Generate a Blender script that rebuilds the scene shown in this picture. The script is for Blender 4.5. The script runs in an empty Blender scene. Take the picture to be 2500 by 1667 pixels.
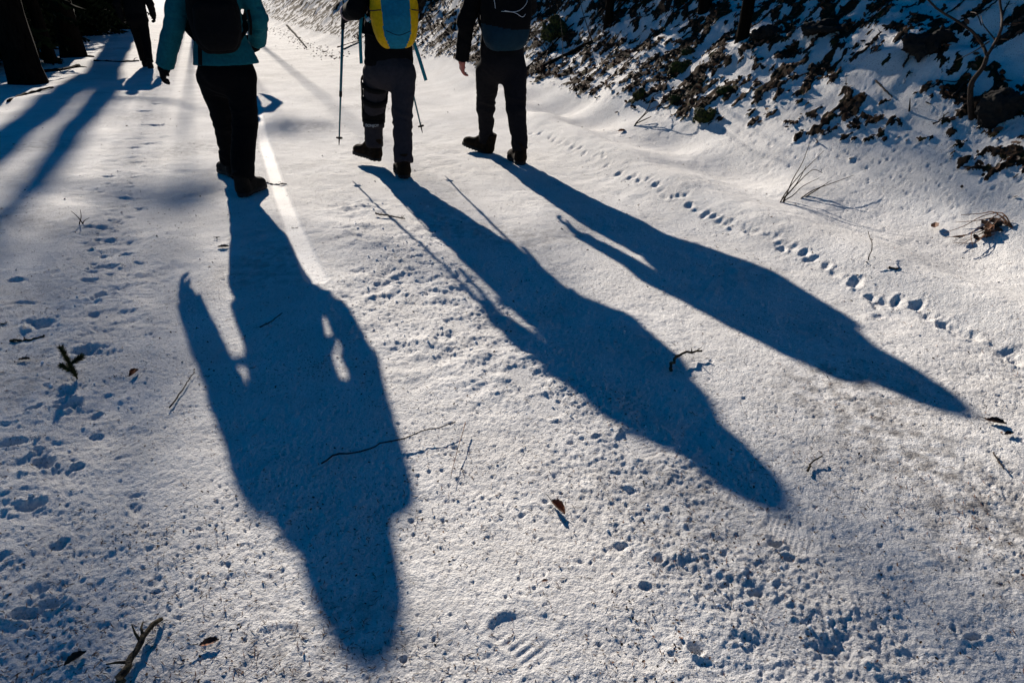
import bpy, math, random
import numpy as np
from mathutils import Matrix, Vector

# ------------------------------------------------------------------ camera, world, sun, exposure
sc = bpy.context.scene
col = sc.collection
R = math.radians
CAM_H = 1.35
F = 2500 * 24 / 36.0
TH = math.atan(853 / F)
cam_d = bpy.data.cameras.new('camera')
cam_d.sensor_width = 36; cam_d.lens = 24; cam_d.clip_start = 0.05; cam_d.clip_end = 2000
cam = bpy.data.objects.new('camera', cam_d); col.objects.link(cam)
cam.location = (0, 0, CAM_H); cam.rotation_euler = (math.pi / 2 - TH, 0, 0)
sc.camera = cam

SUN_AZ = R(-22.35)          # measured from +Y towards +X
SUN_EL = R(21.0)
SUN = np.array([math.sin(SUN_AZ) * math.cos(SUN_EL), math.cos(SUN_AZ) * math.cos(SUN_EL), math.sin(SUN_EL)])
world = bpy.data.worlds.new('World'); sc.world = world; world.use_nodes = True
wn = world.node_tree.nodes; wl = world.node_tree.links
bg = wn['Background']; bg.inputs['Strength'].default_value = 0.0500
sky = wn.new('ShaderNodeTexSky'); sky.sky_type = 'NISHITA'; sky.sun_disc = False
sky.sun_elevation = SUN_EL; sky.sun_rotation = SUN_AZ
sky.air_density = 1.0; sky.dust_density = 0.1; sky.ozone_density = 6.0
tint = wn.new('ShaderNodeMix'); tint.data_type = 'RGBA'; tint.blend_type = 'MULTIPLY'
tint.inputs[0].default_value = 1.0
tint.inputs[7].default_value = (0.0, 0.51, 0.70, 1)      # the deep blue of the photograph's open shade
wl.new(sky.outputs[0], tint.inputs[6]); wl.new(tint.outputs[2], bg.inputs['Color'])
sun_d = bpy.data.lights.new('sun', 'SUN'); sun_d.energy = 4.6; sun_d.angle = R(0.55); sun_d.color = (1.0, 0.90, 0.78)
sun_o = bpy.data.objects.new('sun', sun_d); col.objects.link(sun_o)
sun_o.rotation_euler = Vector((-SUN[0], -SUN[1], -SUN[2])).to_track_quat('-Z', 'Y').to_euler()
sun_o.location = (-5, 12, 20)
sc.view_settings.view_transform = 'Standard'; sc.view_settings.look = 'None'
sc.view_settings.exposure = 0.92; sc.view_settings.gamma = 1.0
try: sc.view_settings.use_curve_mapping = False
except Exception: pass
sc.cycles.use_denoising = True
sc.cycles.max_bounces = 6; sc.cycles.diffuse_bounces = 1; sc.cycles.glossy_bounces = 2; sc.cycles.transmission_bounces = 2

# ------------------------------------------------------------------ small maths
rng = np.random.default_rng(7)
random.seed(7)
CT, ST = math.cos(TH), math.sin(TH)
CP = np.array([0, 0, CAM_H])
def A(*v): return np.array(v, float)
def ray(px, py):
    a = (px - 1250) / F; b = (833.5 - py) / F
    return A(a, CT + b * ST, -ST + b * CT)
def gp(px, py, z=0.0):
    d = ray(px, py); return CP + d * ((z - CAM_H) / d[2])
def PP(px, py, Y):
    d = ray(px, py); return CP + d * (Y / d[1])
def SH(px, py, Y):
    g = gp(px, py); return g + SUN * ((Y - g[1]) / SUN[1])
def nrm(v): v = np.asarray(v, float); return v / (np.linalg.norm(v) + 1e-12)

def hash2(ix, iy, seed):
    h = (ix.astype(np.int64) * 374761393 + iy.astype(np.int64) * 668265263 + seed * 1274126177) & 0xFFFFFFFF
    h = ((h ^ (h >> 13)) * 1274126177) & 0xFFFFFFFF
    return ((h ^ (h >> 16)) & 0xFFFFFF) / float(0xFFFFFF)
def perlin(x, y, seed=0):
    x0 = np.floor(x); y0 = np.floor(y); fx = x - x0; fy = y - y0
    u = fx * fx * fx * (fx * (fx * 6 - 15) + 10); v = fy * fy * fy * (fy * (fy * 6 - 15) + 10)
    def g(i, j):
        a = hash2(x0 + i, y0 + j, seed) * 6.2831853
        return np.cos(a) * (fx - i) + np.sin(a) * (fy - j)
    a = g(0, 0); b = g(1, 0); c = g(0, 1); d = g(1, 1)
    return ((a + (b - a) * u) * (1 - v) + (c + (d - c) * u) * v) * 1.5
def fbm(x, y, seed=0, oct=3, gain=0.5):
    s = 0; a = 1.0
    for k in range(oct):
        s = s + a * perlin(x * 2.03 ** k, y * 2.03 ** k, seed + 17 * k); a *= gain
    return s
def noise3(P, seed=0):
    P0 = np.floor(P); f = P - P0; w = f * f * (3 - 2 * f); out = 0
    for i in (0, 1):
        for j in (0, 1):
            for k in (0, 1):
                h = hash2(P0[:, 0] + i + 57 * (P0[:, 2] + k), P0[:, 1] + j + 131 * (P0[:, 2] + k), seed)
                out = out + h * (w[:, 0] if i else 1 - w[:, 0]) * (w[:, 1] if j else 1 - w[:, 1]) * (w[:, 2] if k else 1 - w[:, 2])
    return out * 2 - 1
def sstep(a, b, x):
    t = np.clip((x - a) / (b - a), 0, 1); return t * t * (3 - 2 * t)
def pdist(x, y, pts):
    best = np.full(np.shape(x), 1e9)
    for a, b in zip(pts[:-1], pts[1:]):
        d = b[:2] - a[:2]; t = np.clip(((x - a[0]) * d[0] + (y - a[1]) * d[1]) / (d @ d), 0, 1)
        best = np.minimum(best, np.hypot(x - a[0] - t * d[0], y - a[1] - t * d[1]))
    return best
def pits(x, y, cell, seed, prob, r0, r1, depth, stretch=1.0):
    w1 = perlin(x / (r1 * 2.2), y / (r1 * 2.2), seed + 9) * r1 * .55; x = x + w1; y = y - w1 * .7
    cx = np.floor(x / cell); cy = np.floor(y / cell); out = np.zeros_like(x)
    for i in (-1, 0, 1):
        for j in (-1, 0, 1):
            gx = cx + i; gy = cy + j
            px = (gx + 0.15 + 0.7 * hash2(gx, gy, seed)) * cell; py = (gy + 0.15 + 0.7 * hash2(gx, gy, seed + 1)) * cell
            k = hash2(gx, gy, seed + 2); r = r0 + (r1 - r0) * hash2(gx, gy, seed + 3) ** 2
            q = ((x - px) ** 2 + ((y - py) / stretch) ** 2) / (r * r)
            w = np.where(k < prob, 1.0, 0.0)
            pr = np.clip(1 - q, 0, 1)
            rim = 0.35 * np.exp(-((np.sqrt(q) - 1.15) / 0.3) ** 2)
            out = out + w * depth * (r / r1) * (-pr * pr + 0.25 * rim)
    return out

# ------------------------------------------------------------------ terrain
FOOT_PX = [(640, 62), (760, 105), (900, 150), (1050, 190), (1250, 250), (1450, 320), (1650, 385), (1900, 462), (2200, 545), (2500, 635)]
foot = np.array([gp(*p) for p in FOOT_PX])[::-1]
foot = np.vstack([foot[0] + (foot[0] - foot[1]) * 6, foot, foot[-1] + nrm(foot[-1] - foot[-2]) * 60])
CREST_PX = [(1150, 225), (1330, 320), (1560, 430), (1760, 515), (1960, 595), (2200, 690), (2500, 800)]
crest = np.array([gp(*p) for p in CREST_PX])[::-1]
crest = np.vstack([crest[0] + (crest[0] - crest[1]) * 5, crest, crest[-1] + nrm(crest[-1] - crest[-2]) * 8])
CHURN = [gp(*p) for p in [(900, 500), (1050, 660), (1250, 850), (1420, 1010), (1600, 1200), (1800, 1400), (2060, 1700)]]
CHURN2 = [gp(*p) for p in [(960, 600), (900, 760), (1000, 820)]]
LEFTB = [gp(*p) for p in [(270, 700), (170, 880), (110, 1080), (60, 1300), (40, 1650)]]
LEFTT = [gp(*p) for p in [(350, 260), (300, 430), (270, 560), (230, 700)]]
ICE = [gp(*p) for p in [(2060, 960), (2200, 1080), (2330, 1180), (2500, 1330)]]
STREAK = [gp(*p) for p in [(622, 250), (645, 350), (680, 460), (718, 560), (775, 680)]]
def bank_d(x, y):
    xf = np.interp(y, foot[:, 1], foot[:, 0])
    return (x - xf) * 0.9
def base_h(x, y):
    d = bank_d(x, y) + 0.10 * perlin(x * 0.7, y * 0.7, 3)
    up = 0.74 * (d + np.sqrt(d * d + 0.20)) / 2 - 0.03
    up = np.where(up > 4.5, 4.5 + (1 - np.exp(-(up - 4.5) / 3.0)) * 3.0, up)
    h = np.where(d > -1.5, up, up * np.exp(-np.clip(-d - 1.5, 0, 50) * 0.5))
    on = sstep(0.2, 1.5, d)
    h = h + on * (0.16 * fbm(x * 0.9, y * 0.9, 11, 3) + 0.035 * fbm(x * 4.2, y * 4.2, 12, 2))
    dc = (x - np.interp(y, crest[:, 1], crest[:, 0])) * 0.9
    near = sstep(16, 9, y)
    h = h + near * (0.11 + 0.045 * perlin(x * 0.8, y * 0.8, 5)) * np.exp(-(dc / 0.24) ** 2)
    h = h - near * 0.03 * np.exp(-((dc - 0.50) / 0.22) ** 2)
    h = h + near * 0.10 * np.clip(perlin(x * 1.25 + 3, y * 1.3, 21), -1, 1) * np.exp(-((dc - 0.5) / 0.5) ** 2)
    road = sstep(-0.2, -0.9, d)
    h = h + road * 0.012 * fbm(x * 0.9, y * 0.9, 31, 2)
    # left verge: soft drifts
    lv = sstep(-2.2, -4.5, x + 0.42 * (y - 5))
    h = h + lv * (0.05 * fbm(x * 0.55, y * 0.55, 41, 2) + 0.02)
    return h

# prints: (px, py, length, width, depth, heading, tread)
TRACK_PX = [(1297, 338), (1345, 352), (1365, 366), (1398, 380), (1432, 394), (1470, 405), (1478, 420), (1535, 452), (1560, 462), (1600, 474), (1612, 487),
            (1640, 500), (1668, 505), (1690, 522), (1722, 533), (1745, 545), (1772, 556), (1788, 572), (1822, 580), (1850, 592), (1880, 602), (1905, 618),
            (1935, 622), (1975, 645), (2008, 662), (2065, 700), (2105, 704), (2152, 738), (2190, 742), (2232, 752), (2270, 780), (2335, 815), (2400, 838), (2480, 880), (2140, 765), (2300, 800)]
PRINTS = []
prng = np.random.default_rng(5)
TRACK_PX = sorted(TRACK_PX); TRACK_PX = TRACK_PX + [((a[0] + b[0]) / 2 + prng.normal(0, 4), (a[1] + b[1]) / 2 + prng.normal(0, 4)) for a, b in zip(TRACK_PX[:-1], TRACK_PX[1:])]
for (px, py) in TRACK_PX:
    g = gp(px, py)
    PRINTS.append((g[0] + prng.normal(0, .012), g[1] + prng.normal(0, .02), prng.uniform(.034, .062), prng.uniform(.024, .042), prng.uniform(.010, .021), R(26) + prng.normal(0, .35), 'pit'))
for (px, py, l, w, dp) in [(262, 432, .10, .05, .035), (305, 482, .11, .05, .035), (318, 455, .05, .03, .02), (245, 560, .11, .06, .04), (262, 588, .10, .05, .03), (310, 532, .06, .04, .02), (290, 545, .05, .03, .02),
                           (258, 650, .12, .06, .045), (215, 685, .08, .05, .035), (250, 722, .10, .06, .04), (45, 690, .09, .05, .03), (60, 745, .09, .05, .03), (310, 620, .07, .03, .02), (350, 272, .16, .07, .04),
                           (375, 305, .18, .08, .05), (365, 350, .14, .06, .03), (380, 255, .12, .05, .03), (335, 395, .1, .05, .025), (330, 360, .1, .05, .025), (100, 795, .11, .08, .05), (210, 855, .09, .08, .05),
                           (230, 770, .05, .04, .02), (260, 845, .05, .04, .02), (170, 990, .07, .05, .04), (105, 1130, .09, .06, .05), (35, 1080, .09, .045, .04), (70, 1235, .075, .05, .04), (190, 1140, .04, .03, .025),
                           (75, 1000, .08, .03, .03), (150, 1325, .05, .03, .02), (130, 1470, .05, .035, .03), (60, 1500, .05, .035, .03), (95, 1440, .05, .04, .025), (235, 1010, .04, .03, .02),
                           (1015, 628, .10, .03, .022), (1005, 660, .10, .05, .022), (1050, 645, .09, .04, .018), (1060, 710, .12, .05, .015), (1895, 1325, .035, .025, .03), (1925, 1362, .035, .022, .025), (1700, 1585, .035, .03, .035),
                           (1850, 1445, .03, .02, .022), (1610, 1360, .03, .025, .025), (1575, 1430, .03, .025, .02), (1515, 1330, .04, .03, .02), (2380, 1550, .05, .016, .022), (2330, 1530, .025, .016, .02), (985, 1603, .018, .014, .02),
                           (1545, 1190, .04, .02, .02), (1395, 1075, .03, .022, .022), (1455, 1060, .03, .022, .02), (2150, 1330, .02, .014, .016), (500, 470, .3, .1, .015), (640, 560, .1, .03, .012)]:
    g = gp(px, py); k_ = .62 if py > 640 else .85; PRINTS.append((g[0], g[1], l * k_, w * k_, dp * .8, R(80) + prng.normal(0, .4), 'pit'))
for (px, py, hd) in [(1890, 1530, -10), (1560, 1075, -22), (1330, 985, -25), (1275, 915, -25), (1270, 1560, -40), (650, 1590, 10), (620, 1130, 20), (1120, 790, -30), (730, 1290, 15), (1930, 1300, -15)]:
    g = gp(px, py); PRINTS.append((g[0], g[1], .085, .048, .004, R(hd), 'boot'))
for poly, n_, sp_, sz in ((LEFTT, 34, .10, .035), (LEFTB, 30, .16, .026)):
    for k_ in range(n_):
        u_ = prng.random() * (len(poly) - 1); i_ = int(u_); g = poly[i_] + (poly[i_ + 1] - poly[i_]) * (u_ - i_)
        PRINTS.append((g[0] + prng.normal(0, sp_), g[1] + prng.normal(0, sp_), sz * prng.uniform(.6, 1.6), sz * prng.uniform(.5, 1.0), sz * prng.uniform(.3, .55), prng.uniform(0, 3.1), 'pit'))
def stamps(x, y):
    out = np.zeros_like(x)
    for n, (cx, cy, L, W, dp, hd, kind) in enumerate(PRINTS):
        m = (np.abs(x - cx) < L * 2.2) & (np.abs(y - cy) < L * 2.2)
        if not m.any(): continue
        dx = x[m] - cx; dy = y[m] - cy
        a = dx * math.cos(hd) - dy * math.sin(hd); b = dx * math.sin(hd) + dy * math.cos(hd)   # b along heading
        if kind == 'pit':
            wob = 1 + 0.35 * perlin(dx * 26 + n, dy * 26, 77) + 0.2 * perlin(dx * 60 + n, dy * 60, 79)
            q = np.sqrt((a / (W * .72)) ** 2 + (b / (L * .72)) ** 2) * wob
            v = -dp * .8 * np.exp(-q ** 2 * 1.1) + dp * 0.30 * np.exp(-((q - 1.5) / 0.4) ** 2) * (0.5 + 1.2 * perlin(dx * 18 + n, dy * 18, 78))
        else:
            wid = W * (1 - 0.18 * np.exp(-((b + 0.15 * L) / (0.3 * L)) ** 2)) 
            q = np.maximum(np.abs(a) / wid, np.abs(b) / L)
            q = np.sqrt((a / wid) ** 2 + (np.clip(np.abs(b) - 0.45 * L, 0, 9) / (0.55 * L)) ** 2)
            ins = sstep(1.15, 0.75, q)
            if n % 3 == 0: tr = np.sin(b * 2 * math.pi / .022)
            else: tr = np.maximum(np.sin((a + b) * 2 * math.pi / .021), np.sin((a - b) * 2 * math.pi / .021))
            v = ins * (-dp + 0.0018 * tr * sstep(-.6, .2, perlin(dx * 14 + n, dy * 14, 80))) + dp * 0.35 * np.exp(-((q - 1.25) / 0.2) ** 2)
        out[m] += v
    return out
def treads(x, y):
    out = np.zeros_like(x)
    for (cx, cy, L, W, dp, hd, kind) in PRINTS:
        if kind != 'boot': continue
        m = (np.abs(x - cx) < L * 1.6) & (np.abs(y - cy) < L * 1.6)
        if not m.any(): continue
        dx = x[m] - cx; dy = y[m] - cy; a = dx * math.cos(hd) - dy * math.sin(hd); b = dx * math.sin(hd) + dy * math.cos(hd)
        out[m] = np.maximum(out[m], sstep(1.2, .8, np.sqrt((a / W) ** 2 + (np.clip(np.abs(b) - .45 * L, 0, 9) / (.55 * L)) ** 2)))
    return out
def masks(x, y):
    d = bank_d(x, y)
    churn = np.exp(-(pdist(x, y, CHURN) / (0.22 + 0.03 * y)) ** 2) * (0.75 + 0.6 * perlin(x * 3, y * 3, 51)) + 0.7 * np.exp(-(pdist(x, y, CHURN2) / 0.25) ** 2)
    churn = churn + 0.5 * np.exp(-(pdist(x, y, LEFTB) / 0.30) ** 2) + 0.35 * np.exp(-(pdist(x, y, LEFTT) / 0.22) ** 2)
    return d, np.clip(churn, 0, 1.3)
def bare_f(x, y, d=None):
    if d is None: d = bank_d(x, y)
    # clumps and streaks that run down the slope
    a = x * 0.9 + y * 0.42; b = -x * 0.42 + y * 0.9
    n = 0.85 * fbm(a * 2.3, b * 3.4, 61, 3, 0.6) + 0.85 * fbm(x * 8, y * 8, 62, 3, .6)
    hv = sstep(5.9, 7.2, y) * sstep(0.08, 0.40, d); md = sstep(3.7, 4.4, y) * sstep(0.18, 0.55, d)
    th = 1.05 - 1.24 * hv - 1.0 * md * (1 - hv)
    return sstep(th, th + 0.34, n) * sstep(0.12, 0.36, d) * sstep(60, 30, y)
def height(x, y):
    x = np.asarray(x, float); y = np.asarray(y, float)
    h = base_h(x, y); d = bank_d(x, y)
    b = bare_f(x, y, d)
    h = h + b * (0.012 + 0.03 * np.abs(perlin(x * 14, y * 14, 95)))
    m = y < 11.2
    if m.any(): h[m] += detail(x[m], y[m]) * (1 - .8 * treads(x[m], y[m]))
    return h + stamps(x, y)
def detail(x, y):
    d, churn = masks(x, y)
    fade = sstep(11, 6, y)
    strk = np.exp(-(pdist(x, y, STREAK) / 0.058) ** 8)
    rough = (0.0042 + 0.0095 * churn) * (1 - 0.85 * strk) * (0.55 + 0.9 * sstep(-.5, .6, perlin(x * 2.3, y * 2.3, 70)))
    h = fade * rough * (0.95 * fbm(x * 7, y * 7, 71, 3) + 0.28 * np.abs(fbm(x * 21, y * 21, 72, 2)) - 0.1)
    h = h + sstep(6, 3.5, y) * (0.0016 + 0.0038 * churn) * np.abs(perlin(x * 34 + 2 * perlin(x * 9, y * 9, 69), y * 34, 75))
    h = h + sstep(6.5, 3.5, y) * (0.0018 + 0.0028 * churn) * fbm(x * 60, y * 60, 73, 2)
    h = h + sstep(3.2, 1.6, y) * (0.0007 + .0008 * churn) * perlin(x * 150, y * 150, 74)
    pb = 0.14 + 0.60 * sstep(-0.15, 0.45, fbm(x * 1.5 + 7, y * 1.5, 81, 2))
    pb = np.where(d > 0.1, 0.5, pb) * (1 - strk) * (1 - 0.6 * np.clip(churn, 0, 1))
    h = h + sstep(8, 5.5, y) * pits(x, y, 0.024, 83, pb, 0.0035, 0.0095, 0.0070)
    h = h + sstep(9, 6, y) * pits(x, y, 0.06, 87, pb * 0.35, 0.006, 0.015, 0.0085)
    bk = d > -.25
    if bk.any(): h[bk] += sstep(-.2, .3, d[bk]) * sstep(11, 8, y[bk]) * pits(x[bk], y[bk], 0.06, 91, 0.65, 0.010, 0.021, 0.014)
    return h - 0.010 * strk
def hz(x, y): return float(height(np.array([x]), np.array([y]))[0])
def place(px, py):
    d = ray(px, py); t = np.geomspace(1.2, 80, 700); P = CP + t[:, None] * d
    g = height(P[:, 0], P[:, 1]); below = np.where(P[:, 2] < g)[0]
    if len(below) == 0: return gp(px, max(py, 5))
    i = below[0]; lo, hi = t[max(i - 1, 0)], t[i]
    tt = np.linspace(lo, hi, 24); P = CP + tt[:, None] * d; g = height(P[:, 0], P[:, 1]); b = np.where(P[:, 2] < g)[0]
    p = P[b[0]] if len(b) else P[-1]
    return p
def gnormal(x, y, e=0.04):
    zx = (height(x + e, y) - height(x - e, y)) / (2 * e); zy = (height(x, y + e) - height(x, y - e)) / (2 * e)
    n = np.stack([-zx, -zy, np.ones_like(zx)], -1); return n / np.linalg.norm(n, axis=-1, keepdims=True)

# ------------------------------------------------------------------ mesh helpers
def mesh_np(name, V, Fq, smooth=True):
    """V (n,3) array, Fq: (m,k) int array or list of such arrays."""
    me = bpy.data.meshes.new(name)
    Fl = Fq if isinstance(Fq, list) else [Fq]
    Fl = [np.asarray(f, np.int32) for f in Fl if len(f)]
    loops = np.concatenate([f.ravel() for f in Fl]); tot = np.concatenate([np.full(len(f), f.shape[1], np.int32) for f in Fl])
    start = np.concatenate([[0], np.cumsum(tot)[:-1]]).astype(np.int32)
    me.vertices.add(len(V)); me.vertices.foreach_set('co', np.asarray(V, np.float32).ravel())
    me.loops.add(len(loops)); me.loops.foreach_set('vertex_index', loops)
    me.polygons.add(len(tot)); me.polygons.foreach_set('loop_start', start)
    try: me.polygons.foreach_set('loop_total', tot)
    except Exception: pass
    me.polygons.foreach_set('use_smooth', np.full(len(tot), smooth))
    me.update(calc_edges=True); me.validate()
    return me
def obj(name, me, mat=None, parent=None):
    o = bpy.data.objects.new(name, me); col.objects.link(o)
    if mat is not None:
        if len(me.materials) == 0: me.materials.append(mat)
        else: me.materials[0] = mat
    if parent is not None: o.parent = parent; o.matrix_parent_inverse = parent.matrix_world.inverted()
    return o
def tag(o, label=None, cat=None, group=None, kind=None):
    if label: o['label'] = label
    if cat: o['category'] = cat
    if group: o['group'] = group
    if kind: o['kind'] = kind
    return o
def empty(name, loc, label, cat, group=None):
    o = bpy.data.objects.new(name, None); col.objects.link(o); o.empty_display_size = 0.1
    o.location = loc; o.matrix_world = Matrix.Translation(Vector(loc))
    return tag(o, label, cat, group)
class MB:
    def __init__(s): s.v = []; s.q = []; s.t = []; s.n = 0
    def add(s, V, q=None, t=None):
        V = np.asarray(V, float)
        if q is not None and len(q): s.q.append(np.asarray(q, int) + s.n)
        if t is not None and len(t): s.t.append(np.asarray(t, int) + s.n)
        s.v.append(V); s.n += len(V)
    def tube(s, pts, rad, k=6, cap=True, jit=0.0):
        pts = np.asarray(pts, float); n = len(pts); rad = np.broadcast_to(np.asarray(rad, float), (n,))
        T = np.gradient(pts, axis=0); T /= np.linalg.norm(T, axis=1, keepdims=True) + 1e-12
        ref = A(0, 0, 1) if abs(T[0][2]) < .9 else A(1, 0, 0)
        u = nrm(np.cross(T[0], ref)); V = []
        for i in range(n):
            u = nrm(u - T[i] * (u @ T[i])); w = np.cross(T[i], u)
            a = np.arange(k) * 2 * math.pi / k
            rr = rad[i] * (1 + jit * (rng.random(k) - .5))
            V.append(pts[i] + (np.cos(a) * rr)[:, None] * u + (np.sin(a) * rr)[:, None] * w)
        V = np.concatenate(V); q = []
        for i in range(n - 1):
            for j in range(k):
                q.append((i * k + j, i * k + (j + 1) % k, (i + 1) * k + (j + 1) % k, (i + 1) * k + j))
        t = []
        if cap:
            V = np.vstack([V, pts[0], pts[-1]]); c0 = n * k
            for j in range(k):
                t.append((c0, (j + 1) % k, j)); t.append((c0 + 1, (n - 1) * k + j, (n - 1) * k + (j + 1) % k))
        s.add(V, q, t)
    def ribbon(s, pts, width, thick, side):
        """flat strap: pts path, side vector gives its width direction"""
        pts = np.asarray(pts, float); n = len(pts); side = nrm(side)
        T = np.gradient(pts, axis=0); V = []
        for i in range(n):
            nn = nrm(np.cross(side, T[i])); sd = nrm(np.cross(T[i], nn))
            for a, b in ((-1, -1), (1, -1), (1, 1), (-1, 1)): V.append(pts[i] + sd * a * width / 2 + nn * b * thick / 2)
        q = []
        for i in range(n - 1):
            for j in range(4): q.append((i * 4 + j, i * 4 + (j + 1) % 4, i * 4 + 4 + (j + 1) % 4, i * 4 + 4 + j))
        q += [(3, 2, 1, 0), (n * 4 - 4, n * 4 - 3, n * 4 - 2, n * 4 - 1)]
        s.add(V, q)
    def build(s, name, mat, parent=None, smooth=True):
        fl = []
        if s.q: fl.append(np.concatenate(s.q))
        if s.t: fl.append(np.concatenate(s.t))
        return obj(name, mesh_np(name, np.concatenate(s.v), fl, smooth), mat, parent)
def curve(pts, n=12):
    """smooth (Catmull-Rom) path through pts"""
    P = np.asarray(pts, float)
    if len(P) < 3: return np.linspace(P[0], P[-1], max(2, n // 3))
    Q = np.vstack([2 * P[0] - P[1], P, 2 * P[-1] - P[-2]]); out = []
    m = max(2, int(n / (len(P) - 1)))
    for i in range(len(P) - 1):
        p0, p1, p2, p3 = Q[i:i + 4]
        for t in np.linspace(0, 1, m, endpoint=False):
            out.append(.5 * ((2 * p1) + (p2 - p0) * t + (2 * p0 - 5 * p1 + 4 * p2 - p3) * t * t + (3 * p1 - p0 - 3 * p2 + p3) * t ** 3))
    out.append(P[-1]); return np.array(out)

# ------------------------------------------------------------------ materials
def new_mat(name):
    m = bpy.data.materials.new(name); m.use_nodes = True
    nt = m.node_tree; return m, nt, nt.nodes['Principled BSDF']
def node(nt, typ, **kw):
    n = nt.nodes.new(typ)
    for k, v in kw.items(): setattr(n, k, v)
    return n
def simple(name, c1, c2=None, scale=8, rough=.8, bump=0.0, bscale=60, detail=4, stretch=None, spec=.3, metal=0.0):
    m, nt, b = new_mat(name); L = nt.links
    tc = node(nt, 'ShaderNodeTexCoord'); src = tc.outputs['Object']
    if stretch:
        mp = node(nt, 'ShaderNodeMapping'); mp.inputs['Scale'].default_value = stretch; L.new(src, mp.inputs[0]); src = mp.outputs[0]
    if c2 is None: c2 = tuple(v * .7 for v in c1)
    nz = node(nt, 'ShaderNodeTexNoise'); nz.inputs['Scale'].default_value = scale; nz.inputs['Detail'].default_value = detail
    L.new(src, nz.inputs['Vector'])
    rp = node(nt, 'ShaderNodeValToRGB'); rp.color_ramp.elements[0].position = .35; rp.color_ramp.elements[1].position = .65
    rp.color_ramp.elements[0].color = (*c2, 1); rp.color_ramp.elements[1].color = (*c1, 1)
    L.new(nz.outputs[0], rp.inputs[0]); L.new(rp.outputs[0], b.inputs['Base Color'])
    b.inputs['Roughness'].default_value = rough; b.inputs['Specular IOR Level'].default_value = spec; b.inputs['Metallic'].default_value = metal
    if bump:
        n2 = node(nt, 'ShaderNodeTexNoise'); n2.inputs['Scale'].default_value = bscale; n2.inputs['Detail'].default_value = 5
        L.new(src, n2.inputs['Vector'])
        bp = node(nt, 'ShaderNodeBump'); bp.inputs['Strength'].default_value = bump; bp.inputs['Distance'].default_value = .01
        L.new(n2.outputs[0], bp.inputs['Height']); L.new(bp.outputs[0], b.inputs['Normal'])
    return m
def snow_material():
    m, nt, b = new_mat('snow'); L = nt.links
    tc = node(nt, 'ShaderNodeTexCoord'); src = tc.outputs['Object']
    def noise(scale, detail=4, rough=.55):
        n = node(nt, 'ShaderNodeTexNoise'); n.inputs['Scale'].default_value = scale; n.inputs['Detail'].default_value = detail
        n.inputs['Roughness'].default_value = rough; L.new(src, n.inputs['Vector']); return n.outputs[0]
    def ramp(inp, p0, c0, p1, c1):
        r = node(nt, 'ShaderNodeValToRGB'); e = r.color_ramp.elements
        e[0].position = p0; e[0].color = c0; e[1].position = p1; e[1].color = c1; L.new(inp, r.inputs[0]); return r.outputs[0]
    def mix(fac, a, bb, mode='MIX'):
        x = node(nt, 'ShaderNodeMix', data_type='RGBA', blend_type=mode); L.new(fac, x.inputs[0])
        for s, v in ((6, a), (7, bb)):
            if isinstance(v, tuple): x.inputs[s].default_value = v
            else: L.new(v, x.inputs[s])
        return x.outputs[2]
    def math_(op, a, b2):
        x = node(nt, 'ShaderNodeMath', operation=op)
        for s, v in ((0, a), (1, b2)):
            if isinstance(v, (int, float)): x.inputs[s].default_value = v
            else: L.new(v, x.inputs[s])
        return x.outputs[0]
    at = lambda n: node(nt, 'ShaderNodeAttribute', attribute_name=n).outputs['Fac']
    snow = ramp(noise(3.0, 5), .3, (.65, .64, .63, 1), .7, (.78, .772, .762, 1))
    # old icy, dirty snow
    dirt_n = ramp(noise(16, 6, .65), .42, (0, 0, 0, 1), .62, (1, 1, 1, 1))
    dirty = mix(math_('MULTIPLY', at('dirt'), dirt_n), snow, (.21, .20, .195, 1))
    # fine specks of bark and needle dust
    sp = ramp(noise(130, 3, .6), .59, (0, 0, 0, 1), .67, (1, 1, 1, 1))
    spm = ramp(noise(2.6, 4), .28, (0, 0, 0, 1), .60, (1, 1, 1, 1))
    specked = mix(math_('MULTIPLY', math_('MULTIPLY', sp, spm), .95), dirty, (.085, .055, .038, 1))
    earth = ramp(noise(26, 6, .7), .35, (.010, .007, .005, 1), .7, (.060, .034, .020, 1))
    moss = ramp(noise(5, 3), .55, (0, 0, 0, 1), .66, (1, 1, 1, 1))
    earth = mix(math_('MULTIPLY', moss, .45), earth, (.035, .045, .006, 1))
    edge = math_('GREATER_THAN', math_('ADD', at('bare'), math_('MULTIPLY', math_('SUBTRACT', noise(38, 4, .7), .5), 1.5)), .52)
    colr = mix(edge, specked, earth)
    L.new(colr, b.inputs['Base Color'])
    icy = at('icy')
    L.new(math_('SUBTRACT', .92, math_('MULTIPLY', icy, .19)), b.inputs['Roughness'])
    b.inputs['Specular IOR Level'].default_value = .07
    pass
    # grain
    g1 = noise(150, 3, .6); g2 = noise(520, 2, .5); g3 = noise(45, 3, .6)
    hsum = math_('ADD', math_('ADD', math_('MULTIPLY', g1, .0072), math_('MULTIPLY', g2, .0022)), math_('MULTIPLY', g3, .0045))
    bp = node(nt, 'ShaderNodeBump'); bp.inputs['Distance'].default_value = 1.0
    L.new(math_('SUBTRACT', .95, math_('MULTIPLY', icy, .65)), bp.inputs['Strength'])
    L.new(hsum, bp.inputs['Height']); L.new(bp.outputs[0], b.inputs['Normal'])
    return m

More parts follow.
